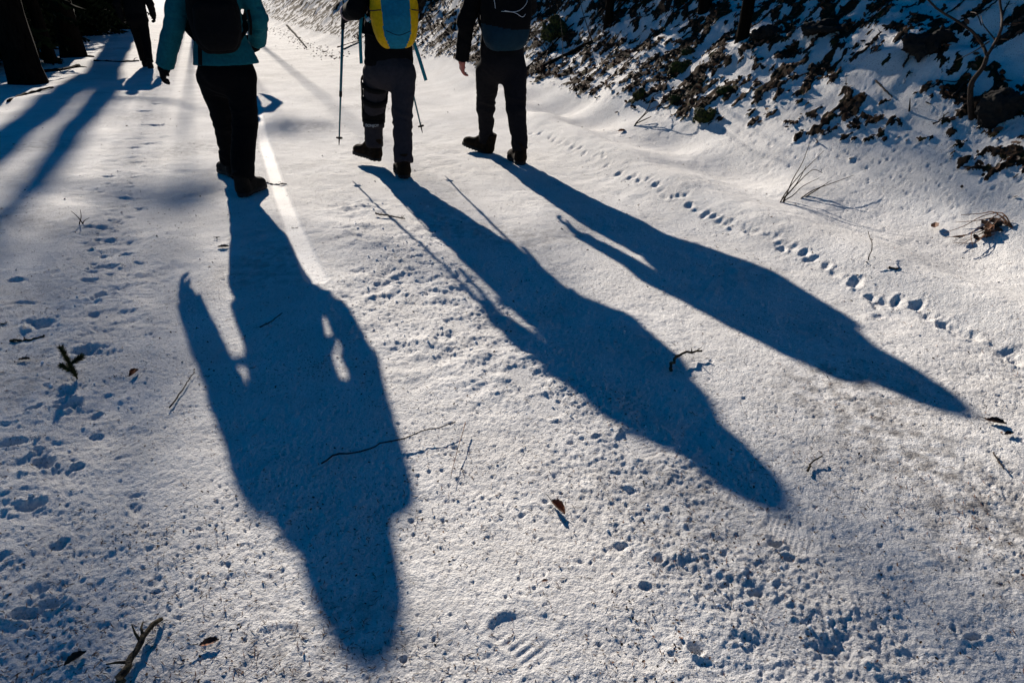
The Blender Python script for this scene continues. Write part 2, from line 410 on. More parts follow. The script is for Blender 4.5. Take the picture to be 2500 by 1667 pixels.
M = {}
M['snow'] = snow_material()
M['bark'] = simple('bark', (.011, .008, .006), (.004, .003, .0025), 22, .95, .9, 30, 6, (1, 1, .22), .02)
M['bark_grey'] = simple('bark_grey', (.085, .068, .052), (.028, .021, .016), 26, .95, .8, 34, 6, (1, 1, .25), .15)
M['twig'] = simple('twig', (.036, .020, .012), (.012, .007, .005), 60, .85, .4, 200, 4)
M['stick'] = simple('stick', (.075, .058, .030), (.016, .012, .009), 75, .9, .8, 150, 5)
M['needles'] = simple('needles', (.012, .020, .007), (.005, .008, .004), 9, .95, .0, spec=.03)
M['sprig'] = simple('sprig', (.050, .060, .012), (.015, .017, .006), 60, .8)
M['dry_needles'] = simple('dry_needles', (.24, .080, .032), (.08, .030, .014), 90, .8)
M['leaf'] = simple('leaf', (.36, .125, .045), (.055, .022, .012), 38, .65, .3, 180)
M['litter'] = simple('litter', (.150, .062, .028), (.012, .007, .005), 19, .7, .2, 120, 3)
M['dry_grass'] = simple('dry_grass', (.22, .090, .034), (.055, .022, .010), 40, .75)
M['moss'] = simple('moss', (.040, .048, .006), (.006, .006, .004), 34, .98, 1.0, 90, 5)
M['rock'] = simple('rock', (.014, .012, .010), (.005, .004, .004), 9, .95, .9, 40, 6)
M['crumb'] = simple('crumb', (.84, .84, .86), (.78, .79, .82), 40, .6, .4, 300)
def fabric(name, c, rough=.95, bs=900, bump=.12): return simple(name, c, tuple(v * .8 for v in c), 45, rough, bump, bs, 3, None, .06)
M['black'] = fabric('black_fabric', (.0055, .0055, .0065))
M['trouser_black'] = fabric('black_trouser', (.0035, .0035, .0045))
M['trouser_grey'] = fabric('charcoal_trouser', (.030, .027, .033))
M['trouser_dark'] = fabric('dark_trouser', (.0115, .0105, .0125))
M['teal'] = fabric('teal_shell', (.006, .100, .130), .75)
M['navy_teal'] = fabric('navy_teal_nylon', (.004, .022, .040), .7)
M['pack_teal'] = fabric('teal_nylon', (.008, .150, .250), .6)
M['pack_yellow'] = fabric('yellow_nylon', (.62, .36, .006), .55)
M['strap_teal'] = fabric('teal_webbing', (.010, .150, .200), .6)
M['pole'] = simple('pole_teal', (.006, .120, .160), (.005, .09, .12), 30, .35, spec=.5)
M['rubber'] = simple('rubber', (.011, .010, .010), (.006, .006, .006), 60, .8, .4, 200)
M['boot_brown'] = simple('boot_brown', (.022, .013, .007), (.007, .005, .004), 22, .9, .3, 150, spec=.06)
M['boot_black'] = simple('boot_black', (.009, .008, .008), (.004, .004, .004), 24, .8, .3, 150, spec=.08)
M['lace'] = simple('lace', (.40, .33, .10), (.10, .09, .05), 120, .7)
M['cord'] = simple('cord', (.55, .57, .60), (.40, .42, .45), 50, .5)
M['cuff'] = fabric('pink_grey_cuff', (.30, .22, .24), .6)
M['skin'] = simple('skin', (.44, .13, .10), (.34, .09, .07), 30, .5, .1, 200)
M['hair'] = simple('hair', (.035, .020, .012), (.012, .008, .006), 90, .6, .3, 120, 4, (1, 1, .1))
M['white'] = simple('white_print', (.60, .60, .62), (.5, .5, .52), 20, .6)

# ------------------------------------------------------------------ the snow sheet
def build_ground():
    ys = [.72]
    while ys[-1] < 14: ys.append(ys[-1] + .0030 * (ys[-1] + .35))
    while ys[-1] < 60: ys.append(ys[-1] + .0062 * ys[-1])
    while ys[-1] < 600: ys.append(ys[-1] * 1.07)
    ys = np.concatenate([np.linspace(-6, .72, 36)[:-1], ys])
    hw = .75 * (.89 * np.clip(ys, .5, None) + .614) * 1.10
    u = np.linspace(-1, 1, 850); ex = np.cumsum(.12 * 1.22 ** np.arange(34))
    X = hw[:, None] * u[None, :]
    XL = -hw[:, None] - ex[None, ::-1] * (1 + ys[:, None].clip(0) * .03); XR = hw[:, None] + ex[None, :] * (1 + ys[:, None].clip(0) * .03)
    X = np.concatenate([XL, X, XR], 1); Y = np.broadcast_to(ys[:, None], X.shape)
    ny, nx = X.shape; x = X.ravel(); y = Y.ravel().copy()
    z = height(x, y)
    d, churn = masks(x, y)
    idx = np.arange(nx * ny, dtype=np.int32).reshape(ny, nx)
    q = np.stack([idx[:-1, :-1], idx[:-1, 1:], idx[1:, 1:], idx[1:, :-1]], -1).reshape(-1, 4)
    me = bpy.data.meshes.new('snow_ground')
    V = np.stack([x, y, z], 1).astype(np.float32); n = len(q)
    me.vertices.add(len(V)); me.vertices.foreach_set('co', V.ravel())
    me.loops.add(n * 4); me.loops.foreach_set('vertex_index', q.ravel())
    me.polygons.add(n); me.polygons.foreach_set('loop_start', np.arange(0, 4 * n, 4, dtype=np.int32))
    me.polygons.foreach_set('use_smooth', np.ones(n, bool))
    me.update(calc_edges=True)
    strk = np.exp(-(pdist(x, y, STREAK) / 0.058) ** 8)
    ice = np.exp(-(pdist(x, y, ICE) / 0.26) ** 2)
    dirt = ice * .95 + .45 * sstep(.1, .7, perlin(x * 1.1, y * 1.1, 131)) * sstep(-.5, -.9, d) * (1 - strk)
    for nme, arr in (('bare', bare_f(x, y, d)), ('dirt', dirt), ('icy', np.clip(strk + .3 * ice, 0, 1))):
        a = me.attributes.new(nme, 'FLOAT', 'POINT'); a.data.foreach_set('value', arr.astype(np.float32))
    o = obj('snow_ground', me, M['snow']); tag(o, 'trodden snowy forest track with a snowy bank rising beside it', kind='structure')
build_ground()

# ------------------------------------------------------------------ signed-distance modelling (for bodies, clothes, packs, boots, hands)
def rcone(P, a, b, ra, rb):
    ba = b - a; h = np.clip(((P - a) @ ba) / (ba @ ba + 1e-12), 0, 1)
    return np.linalg.norm(P - a - h[:, None] * ba, axis=1) - (ra + (rb - ra) * h)
def ell(P, c, r, Rm=None):
    q = P - c
    if Rm is not None: q = q @ Rm.T
    r = np.asarray(r, float); k0 = np.linalg.norm(q / r, axis=1); k1 = np.linalg.norm(q / (r * r), axis=1)
    return k0 * (k0 - 1) / (k1 + 1e-9)
def rbox(P, c, hs, rr, Rm=None):
    q = P - c
    if Rm is not None: q = q @ Rm.T
    q = np.abs(q) - (np.asarray(hs) - rr)
    return np.linalg.norm(np.maximum(q, 0), axis=1) + np.minimum(q.max(1), 0) - rr
def smin(a, b, k):
    h = np.clip(.5 + .5 * (b - a) / k, 0, 1); return b * (1 - h) + a * h - k * h * (1 - h)
def econe(P, a, b, ra, rb, fwd, kf):
    """round cone flattened along fwd by kf (<1)"""
    c = (a + b) / 2; f = nrm(fwd)
    def sq(q): return q + f * ((q @ f) * (1 / kf - 1))[:, None]
    Q = sq(P - c); aa = sq((a - c)[None])[0]; bb = sq((b - c)[None])[0]
    return rcone(Q, aa, bb, ra, rb) * (kf ** .5)
def nets(fn, lo, hi, vox):
    lo = np.asarray(lo, float); n = np.ceil((np.asarray(hi) - lo) / vox).astype(int) + 1
    ax = [lo[i] + vox * np.arange(n[i]) for i in range(3)]
    G = np.stack(np.meshgrid(*ax, indexing='ij'), -1).reshape(-1, 3)
    D = fn(G).reshape(n).astype(float)
    s = D < 0
    c = sum(s[i:n[0] - 1 + i, j:n[1] - 1 + j, k:n[2] - 1 + k].astype(np.int8) for i in (0, 1) for j in (0, 1) for k in (0, 1))
    act = (c > 0) & (c < 8); I, J, K = np.nonzero(act); vid = np.full(act.shape, -1, int); vid[I, J, K] = np.arange(len(I))
    acc = np.zeros((len(I), 3)); cnt = np.zeros(len(I))
    cor = [(i, j, k) for i in (0, 1) for j in (0, 1) for k in (0, 1)]
    for a in cor:
        for ax_ in range(3):
            if a[ax_]: continue
            b = list(a); b[ax_] = 1
            da = D[I + a[0], J + a[1], K + a[2]]; db = D[I + b[0], J + b[1], K + b[2]]
            m = (da < 0) != (db < 0); t = np.where(m, da / np.where(m, da - db, 1), 0)
            p = np.zeros((len(I), 3)); p += a; p[:, ax_] += t
            acc += p * m[:, None]; cnt += m
    V = lo + vox * (np.stack([I, J, K], 1) + acc / cnt[:, None])
    Q = []
    for ax_ in range(3):
        o1, o2 = [(1, 2), (2, 0), (0, 1)][ax_]
        sl = [slice(None)] * 3; sl2 = [slice(None)] * 3; sl[ax_] = slice(0, -1); sl2[ax_] = slice(1, None)
        e = s[tuple(sl)] != s[tuple(sl2)]; idx = np.array(np.nonzero(e)).T
        ok = (idx[:, o1] > 0) & (idx[:, o2] > 0) & (idx[:, o1] < n[o1] - 1) & (idx[:, o2] < n[o2] - 1); idx = idx[ok]
        if not len(idx): continue
        ins = s[tuple(idx.T)]
        def vv(d1, d2):
            q = idx.copy(); q[:, o1] -= d1; q[:, o2] -= d2; return vid[tuple(q.T)]
        q = np.stack([vv(1, 1), vv(0, 1), vv(0, 0), vv(1, 0)], 1)
        q[~ins] = q[~ins][:, ::-1]; Q.append(q)
    Q = np.concatenate(Q); Q = Q[(Q >= 0).all(1)]
    return V, Q
def vnormals(V, Q):
    n = np.cross(V[Q[:, 2]] - V[Q[:, 0]], V[Q[:, 3]] - V[Q[:, 1]]); N = np.zeros_like(V)
    for k in range(4): np.add.at(N, Q[:, k], n)
    return N / (np.linalg.norm(N, axis=1, keepdims=True) + 1e-12)
def sub(V, Q, keep):
    q = Q[keep]; u, inv = np.unique(q, return_inverse=True); return V[u], inv.reshape(q.shape)
def bounds(pts, pad):
    p = np.array(pts); return p.min(0) - pad, p.max(0) + pad

FACE = -SUN_AZ * 0 + R(-24)
FW = A(math.sin(FACE), math.cos(FACE), 0); RT = A(math.cos(FACE), -math.sin(FACE), 0); UP = A(0, 0, 1)

def boot_meshes():
    def upper(P):
        d = rcone(P, A(0, -.045, .05), A(0, .15, .045), .048, .038)
        d = smin(d, ell(P, A(0, .14, .045), (.050, .075, .042)), .02)
        d = smin(d, rcone(P, A(0, -.055, .06), A(0, -.045, .20), .047, .056), .03)
        d = smin(d, rcone(P, A(0, .10, .06), A(0, -.01, .16), .034, .040), .03)
        d = np.maximum(d, .022 - P[:, 2]); d = np.maximum(d, P[:, 2] - .19)
        return d
    def sole(P):
        w = .052 - .012 * np.exp(-((P[:, 1] - .02) / .05) ** 2)
        q = np.sqrt((P[:, 0] / w) ** 2 + (np.clip(np.abs(P[:, 1] - .06) - .085, 0, 9) / .075) ** 2)
        lug = .006 * (np.sin(P[:, 1] * 2 * math.pi / .030) > 0)
        return np.maximum((q - 1) * .05, np.abs(P[:, 2] - .016) - .016 - np.where(P[:, 2] < .016, -lug, 0))
    lo, hi = A(-.075, -.13, -.01), A(.075, .25, .22)
    u = nets(upper, lo, hi, .0065); s = nets(sole, lo, hi, .006)
    lm = MB()
    for k in range(5):
        y0 = .115 - .024 * k; z0 = .083 + .022 * k
        lm.tube(curve([A(-.03, y0 - .004, z0 - .012), A(0, y0, z0 + .004), A(.03, y0 - .004, z0 - .012)], 6), .0035, 5)
    lm.tube(curve([A(-.02, .02, .175), A(-.05, .02, .19), A(-.06, .01, .165), A(-.03, .02, .168)], 12), .003, 5)
    lm.tube(curve([A(.02, .02, .175), A(.045, .035, .19), A(.06, .03, .16)], 9), .003, 5)
    return u, s, (np.concatenate(lm.v), [np.concatenate(lm.q), np.concatenate(lm.t)])
BU, BS, BL = boot_meshes()
def frame(origin, fwd, up=UP):
    f = nrm(fwd); r = nrm(np.cross(f, up)); u = np.cross(r, f)
    m = Matrix.Identity(4)
    for i in range(3): m[i][0] = r[i]; m[i][1] = f[i]; m[i][2] = u[i]; m[i][3] = origin[i]
    return m
_boot_cache = {}
def boot(parent, heel_ground, fwd, mat, scale=1.0):
    """heel_ground: the point of the sole under the ankle"""
    if mat not in _boot_cache:
        _boot_cache[mat] = (mesh_np('boot', *BU), mesh_np('sole', *BS), mesh_np('lace', *BL))
    u, s, l = _boot_cache[mat]
    mw = frame(heel_ground, fwd) @ Matrix.Scale(scale, 4)
    b = obj('boot', u, M[mat], parent); b.matrix_world = mw
    bpy.context.view_layer.update()
    for nme, me, mt in (('sole', s, 'rubber'), ('lace', l, 'lace' if mat != 'boot_black' else 'rubber')):
        o = bpy.data.objects.new(nme, me); col.objects.link(o)
        if not me.materials: me.materials.append(M[mt])
        o.parent = b
    return b

def hand_mesh(grip=False, fat=1.0, right=False):
    """local frame: +Y from the wrist to the fingertips, +X thumb side, -Z palm side"""
    ch = []
    L = [.072, .080, .075, .058]; xs = [.030, .010, -.011, -.031]
    c1, c2 = ((R(70), R(85)) if grip else (R(28), R(32)))
    for l, x in zip(L, xs):
        p = A(x, .088, 0); a = R(8) if not grip else R(20); pts = [p]
        for seg, (fr, da) in enumerate(((.45, c1 * .7), (.3, c2), (.25, c2 * .8))):
            a += da * (.55 if seg == 0 else 1); p = p + A(0, math.cos(a), -math.sin(a)) * l * fr * 1.05; pts.append(p)
        ch.append(pts)
    th = [A(.026, .022, -.005), A(.052, .050, -.016), A(.056, .078, -.030 - (.02 if grip else 0)), A(.048 - (.02 if grip else 0), .100, -.042 - (.012 if grip else 0))]
    def fn(P):
        d = rbox(P, A(0, .052, 0), (.041 * fat, .048, .0145 * fat), .013 * fat)
        d = smin(d, rcone(P, A(0, -.06, 0), A(0, .02, 0), .030 * fat, .030 * fat), .02)
        for pts in ch:
            dd = None
            for i in range(3):
                r = (.0098, .0090, .0082, .0072)[i] * fat; r2 = (.0098, .0090, .0082, .0072)[i + 1] * fat
                e = rcone(P, pts[i], pts[i + 1], r, r2); dd = e if dd is None else np.minimum(dd, e)
            d = smin(d, dd, .006)
        dd = None
        for i in range(3):
            e = rcone(P, th[i], th[i + 1], (.016, .0115, .0100)[i] * fat, (.0115, .0100, .0085)[i] * fat); dd = e if dd is None else np.minimum(dd, e)
        return smin(d, dd, .010)
    V, Q = nets(fn, A(-.075, -.09, -.12), A(.09, .20, .05), .0042 * fat)
    if right is False: pass
    else:
        V = V * A(-1, 1, 1); Q = Q[:, ::-1]
    return V, Q

def head_body_sdf(P, J, s):
    """head with face, neck, trunk, arms and legs as one surface"""
    f = J['f']; r = nrm(np.cross(f, UP)); Rm = np.stack([r, f, UP]); hc = J['head']
    d = ell(P, hc + UP * .02, (.076, .095, .105), Rm)
    d = smin(d, ell(P, hc + f * .030 - UP * .060, (.055, .062, .060), Rm), .04)
    d = smin(d, rcone(P, hc + f * .092 + UP * .005, hc + f * .108 - UP * .030, .008, .014), .012)          # nose
    for q in (-1, 1):
        d = smin(d, ell(P, hc + r * q * .078 - UP * .005, (.012, .022, .032), Rm), .008)                     # ears
        d = -smin(-d, ell(P, hc + r * q * .033 + f * .096 + UP * .022, (.016, .014, .010), Rm), .010)        # eye sockets
        d = smin(d, ell(P, hc + r * q * .033 + f * .082 + UP * .020, (.012, .012, .012), Rm), .004)          # eyes
    d = -smin(-d, ell(P, hc + f * .098 - UP * .064, (.024, .012, .003), Rm), .006)                           # mouth
    d = smin(d, rcone(P, hc - UP * .06 - f * .01, J['neck'] - f * .005, .052, .058), .03)
    d = smin(d, econe(P, J['chest'], J['waist'], .135, .12, f, .68), .06)
    d = smin(d, econe(P, J['waist'], J['pelvis'], .12, .14, f, .75), .06)
    for q in 'LR':
        d = smin(d, rcone(P, J['neck'] - UP * .03, J['sh' + q], .055, .05), .04)
        d = smin(d, rcone(P, J['sh' + q], J['el' + q], .043, .034), .02)
        d = smin(d, rcone(P, J['el' + q], J['wr' + q], .034, .024), .02)
        d = smin(d, rcone(P, J['hip' + q], J['kn' + q], .075, .050), .04)
        d = smin(d, rcone(P, J['kn' + q], J['an' + q], .048, .030), .02)
    return d

def folds(V, Q, amp, axis_scale, seed, where=None):
    N = vnormals(V, Q); W = V.copy(); W[:, 2] += .35 * V[:, 0] + .05 * noise3(V * 7., seed + 11)
    n = noise3(W * axis_scale, seed) + .5 * noise3(W * axis_scale * 2.1, seed + 5)
    n = 1 - np.abs(n) * 2
    w = 1 if where is None else where
    return V + N * (amp * n * w)[:, None] if np.ndim(w) else V + N * (amp * w * n)[:, None]

def make_person(J, label, mats, gender_w=1.0, vox=.009, hand=None, hem=None, shaft=.078, group=None, hat='black', boots='boot_black', boot_dirs=None, wr=None, coarse=False):
    for q in 'LR':
        o_, fd = boot_dirs[q]; fd = nrm(fd); J['an' + q] = o_ - fd * .045 + UP * .11; J['hm' + q] = o_ - fd * .045 + UP * .135
    base = (J['anL'] + J['anR']) / 2
    p = empty('person', (base[0], base[1], 0), label, 'person', group)
    f = J['f']
    allp = [J[k] for k in ('pelvis', 'head', 'neck')] + [J[k + q] for k in ('sh', 'el', 'wr', 'hip', 'kn', 'an') for q in 'LR']
    # body
    lo, hi = bounds(allp, .16); hi[2] = J['head'][2] + .16
    V, Q = nets(lambda P: head_body_sdf(P, J, 1), lo, hi, .013 if not coarse else .02)
    if hand is not None:
        hv, hq, mw = hand
        hv = np.array([mw @ Vector(v) for v in hv]); Q = np.vstack([Q, hq + len(V)]); V = np.vstack([V, hv])
    obj('body', mesh_np('body', V, Q), M['skin'], p)
    # trousers
    rt = J.get('leg_r', (.105, .080, .075))
    def tr(P):
        d = None
        for q in 'LR':
            e = smin(rcone(P, J['hip' + q], J['kn' + q], rt[0], rt[1]), rcone(P, J['kn' + q], J['hm' + q], rt[1], rt[2]), .02)
            d = e if d is None else smin(d, e, .022)
        d = smin(d, econe(P, J['pelvis'] + UP * .06, J['pelvis'] - UP * .02, J.get('pel_r', .16), J.get('pel_r', .16), f, .72), .05)
        d = smin(d, ell(P, J['pelvis'] - f * .06 - UP * .03, (.15, .11, .12), np.stack([nrm(np.cross(f, UP)), f, UP])), .05)
        for q in 'LR':
            ax = nrm(J['hm' + q] - J['kn' + q]); cut = (P - J['hm' + q]) @ ax - .01
            near = np.linalg.norm(P - J['hm' + q], axis=1) < .17
            d = np.where(near, np.maximum(d, cut), d)
        return d
    lp = [J[k + q] for k in ('hip', 'kn', 'hm') for q in 'LR'] + [J['pelvis']]
    lo, hi = bounds(lp, .2); V, Q = nets(tr, lo, hi, vox if not coarse else .016)
    lowk = np.zeros(len(V))
    for q in 'LR':
        lowk = np.maximum(lowk, np.exp(-(np.linalg.norm(V - J['kn' + q], axis=1) / .16) ** 2)); lowk = np.maximum(lowk, 1.6 * np.exp(-(np.linalg.norm(V - J['hm' + q], axis=1) / .13) ** 2))
    V = folds(V, Q, .0058, A(6, 6, 14), 3, .5 + lowk)
    obj('trousers', mesh_np('trousers', V, Q), M[mats['trousers']], p)
    # jacket
    jr = J.get('jacket_r', (.175, .175, .20, .0)); ar = J.get('arm_r', (.078, .066, .056))
    def jk(P):
        d = smin(econe(P, J['chest'], J['waist'], jr[0], jr[1], f, .70), econe(P, J['waist'], J['hem'], jr[1], jr[2], f, .74), .05)
        d = smin(d, rcone(P, J['neck'] + UP * .03, J['neck'] - UP * .04, .072, .085), .05)
        for q in 'LR':
            d = smin(d, rcone(P, J['neck'] - UP * .03, J['sh' + q] - UP * .02, .085, .072), .06)
            e = smin(rcone(P, J['sh' + q], J['el' + q], ar[0], ar[1]), rcone(P, J['el' + q], J['wr' + q], ar[1], ar[2]), .02)
            ax = nrm(J['wr' + q] - J['el' + q]); nearw = np.linalg.norm(P - J['wr' + q], axis=1) < .12
            e = np.where(nearw, np.maximum(e, (P - J['wr' + q]) @ ax), e)
            d = smin(d, e, .018)
        cut = J['hem'][2] - P[:, 2]
        onbody = (np.linalg.norm((P - J['hem']) * A(1, 1, 0), axis=1) < jr[2] * 1.25) & (P[:, 2] < J['waist'][2])
        arm = np.minimum(rcone(P, J['elL'], J['wrL'], ar[1], ar[2]), rcone(P, J['elR'], J['wrR'], ar[1], ar[2])) < .01
        return np.where(onbody & ~arm, np.maximum(d, cut), d)
    lo, hi = bounds([J[k] for k in ('hem', 'waist', 'chest', 'neck', 'shL', 'shR', 'elL', 'elR', 'wrL', 'wrR')], .26)
    lo[2] = min(J['hem'][2], J['wrL'][2], J['wrR'][2]) - .09; hi[2] = J['neck'][2] + .13
    V, Q = nets(jk, lo, hi, vox if not coarse else .016)
    w = .5 + sum(np.exp(-(np.linalg.norm(V - J['el' + q], axis=1) / .15) ** 2) for q in 'LR')
    V = folds(V, Q, .0062, A(7, 7, 17), 9, w)
    jo = obj('jacket', mesh_np('jacket', V, Q), M[mats['jacket']], p)
    mb = MB(); ring = []
    # hem band
    # gloves
    for q in 'LR':
        if mats.get('glove') and not (hand is not None and q == hand_side(hand)):
            key = 'grip' + q
            hv, hq = GLOVES[(J.get('gripR' if q == 'R' else 'gripL', False), q)]
            d = J.get('hd' + q); d = nrm(J['wr' + q] - J['el' + q]) if d is None else nrm(d)
            pal = J.get('palm' + q); pal = (RT if q == 'L' else -RT) if pal is None else pal   # palm faces the thigh
            z = -nrm(pal - d * (pal @ d)); x = np.cross(d, z)
            mw = Matrix.Identity(4)
            for i in range(3): mw[i][0] = x[i]; mw[i][1] = d[i]; mw[i][2] = z[i]; mw[i][3] = (J['wr' + q] + d * .012)[i]
            g = obj('glove', mesh_np('glove', hv, hq), M[mats['glove']], p); g.matrix_world = mw
    # boots
    for q in 'LR':
        o_, fd = boot_dirs[q]; boot(p, o_, fd, boots, 1.05)
    # hood worn up over the hat
    Rh = np.stack([nrm(np.cross(f, UP)), f, UP]); hc = J['head']
    if not coarse:
        def hood(P):
            d = ell(P, hc + UP * .028 - f * .015, (.116, .125, .135), Rh)
            d = smin(d, econe(P, hc - UP * .03, J['neck'] - UP * .02, .115, .200, f, .85), .06)
            d = np.maximum(d, J['neck'][2] - .07 - P[:, 2])
            d = -smin(-d, ell(P, hc + f * .10 - UP * .0, (.075, .10, .105), Rh), .02)
            return d
        V, Q = nets(hood, hc - A(.22, .22, .30), hc + .22, .009); V = folds(V, Q, .004, A(9, 9, 14), 4)
        obj('hood', mesh_np('hood', V, Q), M[mats['jacket']], p)
    # hat and hair
    Rm = np.stack([nrm(np.cross(f, UP)), f, UP]); hc = J['head']
    def hatf(P): 
        d = ell(P, hc + UP * .035, (.090, .108, .108), Rm); d = smin(d, rcone(P, hc + UP * .13, hc + UP * .14, .02, .02), .04)
        return np.maximum(d, hc[2] + .022 - P[:, 2])
    V, Q = nets(hatf, hc - .14, hc + A(.14, .14, .2), .009); obj('hat', mesh_np('hat', V, Q), M[hat], p)
    def hairf(P):
        d = ell(P, hc - f * .022 - UP * .01, (.084, .088, .10), Rm); d = smin(d, ell(P, hc - f * .06 - UP * .09, (.06, .035, .06), Rm), .03)
        return np.maximum(d, P[:, 2] - hc[2] - .03)
    V, Q = nets(hairf, hc - .2, hc + .16, .011); obj('hair', mesh_np('hair', V, Q), M['hair'], p)
    return p
def hand_side(h): return 'L'
GLOVES = {}
for gflag in (False, True):
    hv, hq = hand_mesh(gflag, 1.42); hv = hv * A(1, 1.0 if gflag else .80, 1)
    # left hand hanging: thumb forward; mirrored for the right one
    GLOVES[(gflag, 'L')] = (hv, hq); GLOVES[(gflag, 'R')] = (hv * A(-1, 1, 1), hq[:, ::-1])

def mirror_fill(J):
    return J

# ---- hiker with the teal jacket
J1 = dict(f=FW)
J1['pelvis'] = PP(552, 165, 5.30); J1['hem'] = PP(552, 156, 5.30); J1['waist'] = PP(530, 62, 5.29); J1['chest'] = A(-2.035, 5.25, 1.30)
J1['neck'] = A(-2.005, 5.23, 1.455); J1['head'] = A(-2.030, 5.25, 1.565)
J1['shL'] = A(-2.205, 5.16, 1.42); J1['shR'] = A(-1.87, 5.30, 1.462)
J1['elL'] = PP(424, 62, 5.20); J1['wrL'] = PP(402, 160, 5.26)
J1['elR'] = PP(630, 46, 5.36); J1['wrR'] = A(-1.885, 5.50, 1.02); J1['hdR'] = nrm(A(-.75, .5, -.25)); J1['palmR'] = A(0, -1, 0)
J1['hipL'] = PP(518, 190, 5.33); J1['knL'] = PP(551, 300, 5.48); J1['anL'] = PP(563, 405, 5.56); J1['hmL'] = PP(562, 398, 5.555)
J1['hipR'] = PP(588, 190, 5.27); J1['knR'] = PP(598, 300, 5.22); J1['anR'] = PP(610, 440, 5.05); J1['hmR'] = PP(609, 430, 5.06)
J1['leg_r'] = (.108, .086, .080); J1['pel_r'] = .185; J1['jacket_r'] = (.165, .150, .225); J1['arm_r'] = (.082, .066, .062)
make_person(J1, 'person in teal jacket, black trousers and black gloves walking away along the snow', dict(trousers='trouser_black', jacket='teal', glove='black'),
            boot_dirs={'L': (gp(566, 428), nrm(FW + RT * -.35)), 'R': (gp(606, 474) , nrm(FW + RT * .75))}, hat='black')
# ---- hiker with the yellow and teal pack
J2 = dict(f=FW)
J2['pelvis'] = PP(950, 160, 5.80); J2['hem'] = PP(950, 158, 5.80); J2['waist'] = PP(949, 70, 5.79); J2['chest'] = A(-.905, 5.76, 1.29)
J2['neck'] = A(-.905, 5.74, 1.445); J2['head'] = A(-.925, 5.76, 1.565)
J2['shL'] = A(-1.065, 5.68, 1.45); J2['shR'] = A(-.745, 5.83, 1.36)
J2['elL'] = PP(872, 22, 5.60); J2['wrL'] = PP(850, 30, 5.80)
J2['elR'] = PP(1012, 8, 5.95); J2['wrR'] = PP(972, 34, 6.05)
J2['hipL'] = PP(918, 180, 5.84); J2['knL'] = PP(912, 278, 6.03); J2['anL'] = PP(906, 358, 6.20); J2['hmL'] = PP(906, 362, 6.19)
J2['hipR'] = PP(984, 180, 5.76); J2['knR'] = PP(982, 280, 5.70); J2['anR'] = PP(984, 400, 5.60); J2['hmR'] = PP(984, 385, 5.61)
J2['leg_r'] = (.104, .078, .072); J2['pel_r'] = .172; J2['jacket_r'] = (.175, .175, .195); J2['arm_r'] = (.080, .070, .058)
J2['gripL'] = True; J2['gripR'] = True
J2['hdL'] = nrm(A(-.5, .75, -.25)); J2['hdR'] = nrm(A(-.25, .9, -.2)); J2['palmL'] = RT; J2['palmR'] = -RT
P2 = make_person(J2, 'person with trekking poles, charcoal trousers and a black knee brace on one leg', dict(trousers='trouser_grey', jacket='black', glove='black'),
            boot_dirs={'L': (gp(908, 388, .045), nrm(FW + RT * -.55 + UP * .12)), 'R': (gp(985, 430), nrm(FW + RT * .08))}, hat='black', boots='boot_brown')
# ---- hiker with bare hand and dark pack
J3 = dict(f=FW)
J3['pelvis'] = PP(1226, 140, 6.22); J3['hem'] = PP(1229, 112, 6.22); J3['waist'] = PP(1232, 50, 6.21); J3['chest'] = A(-.06, 6.2, 1.30)
J3['neck'] = A(-.055, 6.18, 1.435); J3['head'] = A(-.065, 6.20, 1.55)
J3['shL'] = A(-.245, 6.10, 1.44); J3['shR'] = A(.125, 6.28, 1.37)
J3['elL'] = PP(1138, 55, 6.13); J3['wrL'] = PP(1128, 146, 6.22)
J3['elR'] = PP(1288, 20, 6.42); J3['wrR'] = A(-.02, 6.60, 1.12)
J3['hipL'] = PP(1192, 175, 6.27); J3['knL'] = PP(1186, 262, 6.42); J3['anL'] = PP(1176, 345, 6.53); J3['hmL'] = PP(1176, 336, 6.53)
J3['hipR'] = PP(1256, 175, 6.18); J3['knR'] = PP(1260, 270, 6.10); J3['anR'] = PP(1267, 360, 6.04); J3['hmR'] = PP(1267, 345, 6.05)
J3['leg_r'] = (.108, .078, .066); J3['pel_r'] = .190; J3['jacket_r'] = (.19, .19, .20); J3['arm_r'] = (.080, .070, .056)
hv, hq = hand_mesh(False, 1.0)
d = nrm(J3['wrL'] - J3['elL'] + A(.03, .02, 0)); pal = RT; z = -nrm(pal - d * (pal @ d)); x = np.cross(d, z)
mw = Matrix.Identity(4)
for i in range(3): mw[i][0] = x[i]; mw[i][1] = d[i]; mw[i][2] = z[i]; mw[i][3] = (J3['wrL'] + d * .0)[i]
make_person(J3, 'person in black jacket with a bare reddish hand and dark laced hiking boots', dict(trousers='trouser_dark', jacket='black', glove='black'), hand=(hv, hq, mw),
            boot_dirs={'L': (gp(1178, 372), nrm(FW + RT * -.75 + UP * .32)), 'R': (gp(1266, 398), nrm(FW + RT * .10))}, hat='black', boots='boot_brown')
